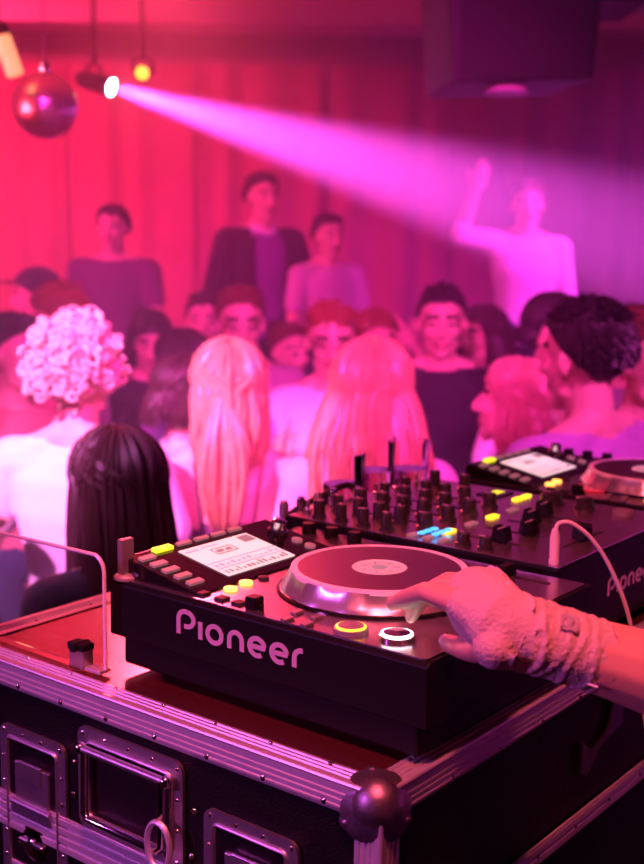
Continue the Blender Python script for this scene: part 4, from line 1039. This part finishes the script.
# on the platform at the back
PZ = .5
add('man in a white shirt with one arm raised high, standing at the back', 527, 6.5, 2.275, 182, PZ, hair='short', haircol=H_BRN, top=C_WHT, topname='shirt', sleeve='rolled', pants=C_DEN, voxel=.008,
    arms={'R': ((.345, .03, 1.46), (.275, .06, 1.69)), 'L': ((-.235, -.02, 1.13), (-.25, .06, .90)), 'curl': .6})
add('tall man in a black jacket with a white collar, standing high, leaning on one arm', 262, 6.55, 2.30, 150, PZ, hair='short', haircol=H_BLK, top=C_PUR, topname='shirt', sleeve='none', jacket=C_BLK, pants=C_DEN, voxel=.008, width=1.08, extras=collar,
    arms={'L': ((-.27, .04, 1.12), (-.16, .24, .95)), 'R': ((.28, .0, 1.14), (.30, .10, .92))})
add('person in a pale pink t-shirt with dark hair standing high beside the black jacket', 328, 6.35, 2.085, 150, PZ, hair='short', haircol=H_DKB, top=C_PNK, pants=C_DEN, voxel=.009,
    arms={'L': ((-.24, .02, 1.13), (-.17, .20, 1.0)), 'R': ((.24, .02, 1.13), (.17, .20, 1.0))})
add('man in a dark t-shirt with short dark hair standing high at the left', 113, 6.1, 2.11, 188, PZ, hair='short', haircol=H_BLK, top=cloth('dark_plum_cotton', (.10, .03, .10)), pants=C_DEN, voxel=.009,
    arms={'L': ((-.27, .10, 1.14), (-.36, .18, 1.00)), 'R': ((.24, -.02, 1.13), (.25, .08, .9))}, width=1.12)

# ---- the performer: standing behind the booth, bandaged right hand on the jog wheel
ELB = WZ(762, 708, .085); WR = WZ(505, 627, .150)
SHO = ELB + Vector((.095, -.13, .235))
fz = math.atan2(.30, .95)                                # facing a little to the left of straight ahead
rgt = Vector((math.cos(fz), math.sin(fz), 0)); cen = SHO - rgt*.165
hh_ = (SHO.z - .5)/1.405*1.75; sc_ = hh_/1.75
foot = Vector((cen.x, cen.y, .5)); ML = (Matrix.Translation(foot) @ Matrix.Rotation(fz, 4, 'Z')).inverted()
FING = {   # joints as sight line + height above the case top
 'index': [(457, 602, .160), (427, 592, .163), (407, 598, .148), (393, 604, .131)],
 'middle': [(465, 592, .160), (438, 588, .158), (420, 601, .140), (411, 617, .120)],
 'ring': [(473, 586, .152), (448, 580, .152), (432, 588, .138), (424, 600, .124)],
 'little': [(482, 585, .143), (463, 582, .142), (452, 589, .132), (446, 597, .124)],
 'thumb': [(496, 646, .138), (474, 650, .124), (459, 647, .118), (448, 643, .114)]}
FR = {'index': (.0122, .0096, .0086, .0068), 'middle': (.0115, .0088, .0080, .0064), 'ring': (.011, .0082, .0074, .006), 'little': (.0105, .0075, .0068, .0055), 'thumb': (.0145, .0115, .0098, .0082)}
def lw(p): return ML @ p
def dj_hand(mb):
    wr = lw(WR)
    for k, P in FING.items():
        Q = [lw(WZ(*p)) for p in P]; mb.chain(Q, FR[k], 12)
        mb.cap(wr, .021, Q[0], .0130 if k != 'thumb' else .0145, 12)
    a = lw(WZ(*FING['index'][0])); b = lw(WZ(*FING['little'][0])); mb.cap(a.lerp(wr, .25), .015, b.lerp(wr, .25), .014)
    mb.cap(wr, .024, wr.lerp(lw(ELB), .4), .0275); mb.cap(wr.lerp(lw(ELB), .4), .0275, wr.lerp(lw(ELB), .8), .036)
def dj_extras(t, J, M, s, jo):
    wr = lw(WR); el = lw(ELB); ax = (el - wr).normalized()
    mcp = (lw(WZ(*FING['index'][0])) + lw(WZ(*FING['little'][0])))/2
    s0 = mcp.lerp(wr, .10); end = lw(WZ(606, 660, .128)); end = wr + ax*(end - wr).dot(ax)
    path = [s0, mcp.lerp(wr, .45), wr, wr.lerp(end, .33), wr.lerp(end, .66), end]; rad = [.0280, .0325, .0312, .0308, .0302, .0297]
    mb = MB(); mb.tube(path, rad, 28)
    mb.cap(lw(WZ(*FING['thumb'][0])), .0195, wr, .027)
    for k_ in ('index', 'middle', 'ring', 'little'): q0 = lw(WZ(*FING[k_][0])); mb.cap(q0.lerp(wr, .18), .0165, wr, .026)
    full = cat(path, 8); rr = []
    for i in range(len(full)):
        u = i/(len(full)-1)*(len(rad)-1); j = min(int(u), len(rad)-2); rr.append(rad[j]*(1-(u-j)) + rad[j+1]*(u-j))
    # overlapping edges of the wrap
    N = 300; turns = 9.5; sp_ = []; sq_ = []; e0 = Vector((0, 0, 1)); e0 = (e0 - ax*e0.dot(ax)).normalized(); e1 = ax.cross(e0)
    for i in range(N+1):
        u = i/N*(len(full)-1); j = min(int(u), len(full)-2); p = full[j].lerp(full[j+1], u-j); r = rr[j]*(1-(u-j)) + rr[j+1]*(u-j)
        a = 2*PI*turns*i/N; tilt = .008*math.sin(a+.6) + .004*math.sin(a*2.3)
        sp_.append(p + (e0*math.cos(a) + e1*math.sin(a))*(r + .0006 + .0025*max(0, 1-3*i/N)) + ax*tilt)
        b = -2*PI*5.3*i/N; sq_.append(p + (e0*math.cos(b) + e1*math.sin(b))*(r) + ax*.010*math.sin(b+2))
    mb.tube(sp_, .0013, 6); mb.tube(sq_, .0010, 6)
    bd_ = remesh(mb, 'bandage', .0021, M_BAND, t, 2); bd_['label'] = 'pale pink crepe bandage wrapped round wrist and palm'
    # small metal clip on the bandage and a loose thread
    mi = (Matrix.Rotation(-fz, 3, 'Z') @ (CAM - WZ(552, 634, .14))).normalized(); nr = (mi*.75 + Vector((0, 0, 1))*.65).normalized()
    c_ = lw(WZ(552, 634, .14)); q_ = (c_ - wr).dot(ax); base = wr + ax*q_; nr = (nr - ax*nr.dot(ax)).normalized(); c_ = base + nr*.0345
    u_ = ax; v_ = nr.cross(ax); mb = MB(); m3 = Matrix((u_, v_, nr)).transposed()
    for dx, dy, w_, h_ in ((-.0065, 0, .002, .011), (.0065, 0, .002, .011), (0, -.0048, .014, .002), (0, .0048, .014, .002), (0, 0, .004, .006)): mb.box(c_ + m3 @ Vector((dx, dy, 0)), (w_, h_, .0012), m3)
    mb.build('bandage_clip', M_ALU, bd_)
    mb = MB(); mb.tube(cat([lw(WZ(470, 656, .118)), lw(WZ(482, 664, .116)), lw(WZ(500, 668, .115)), lw(WZ(530, 671, .115)), lw(WZ(560, 676, .113)), lw(WZ(598, 687, .112))]), .0009, 6); mb.build('loose_thread', M_WIRE, bd_, smooth=True)
    # thumb nail and index nail
    for k, h in (('thumb', .0078), ('index', .006)):
        a = lw(WZ(*FING[k][3])); b = lw(WZ(*FING[k][2])); d_ = (a-b).normalized()
        up = Vector((0, 0, 1)) if k == 'index' else (mi + Vector((0, 0, .3))); up = (up - d_*up.dot(d_)).normalized(); m3 = Matrix((d_.cross(up), d_, up)).transposed()
        mb = MB(); mb.ell(a + up*h*.72 + d_*.001, (.0052, .0065, .0022), m3, 14, 8); mb.build('nail', M_NAIL, t, smooth=True)
loc_ = lambda p: tuple((ML @ p)/sc_)
dj = person('performer behind the booth, wrist wrapped in a pale bandage, hand on the jog wheel', 0, 0, .5, hh_, 0, hair='short', haircol=H_DKB, top=C_BLK, pants=C_DEN, voxel=.0034,
    arms={'R': (loc_(ELB), loc_(WR)), 'hand': dj_hand}, extras=dj_extras, floorloc=foot, rz=fz, hp=-18, width=1.0)
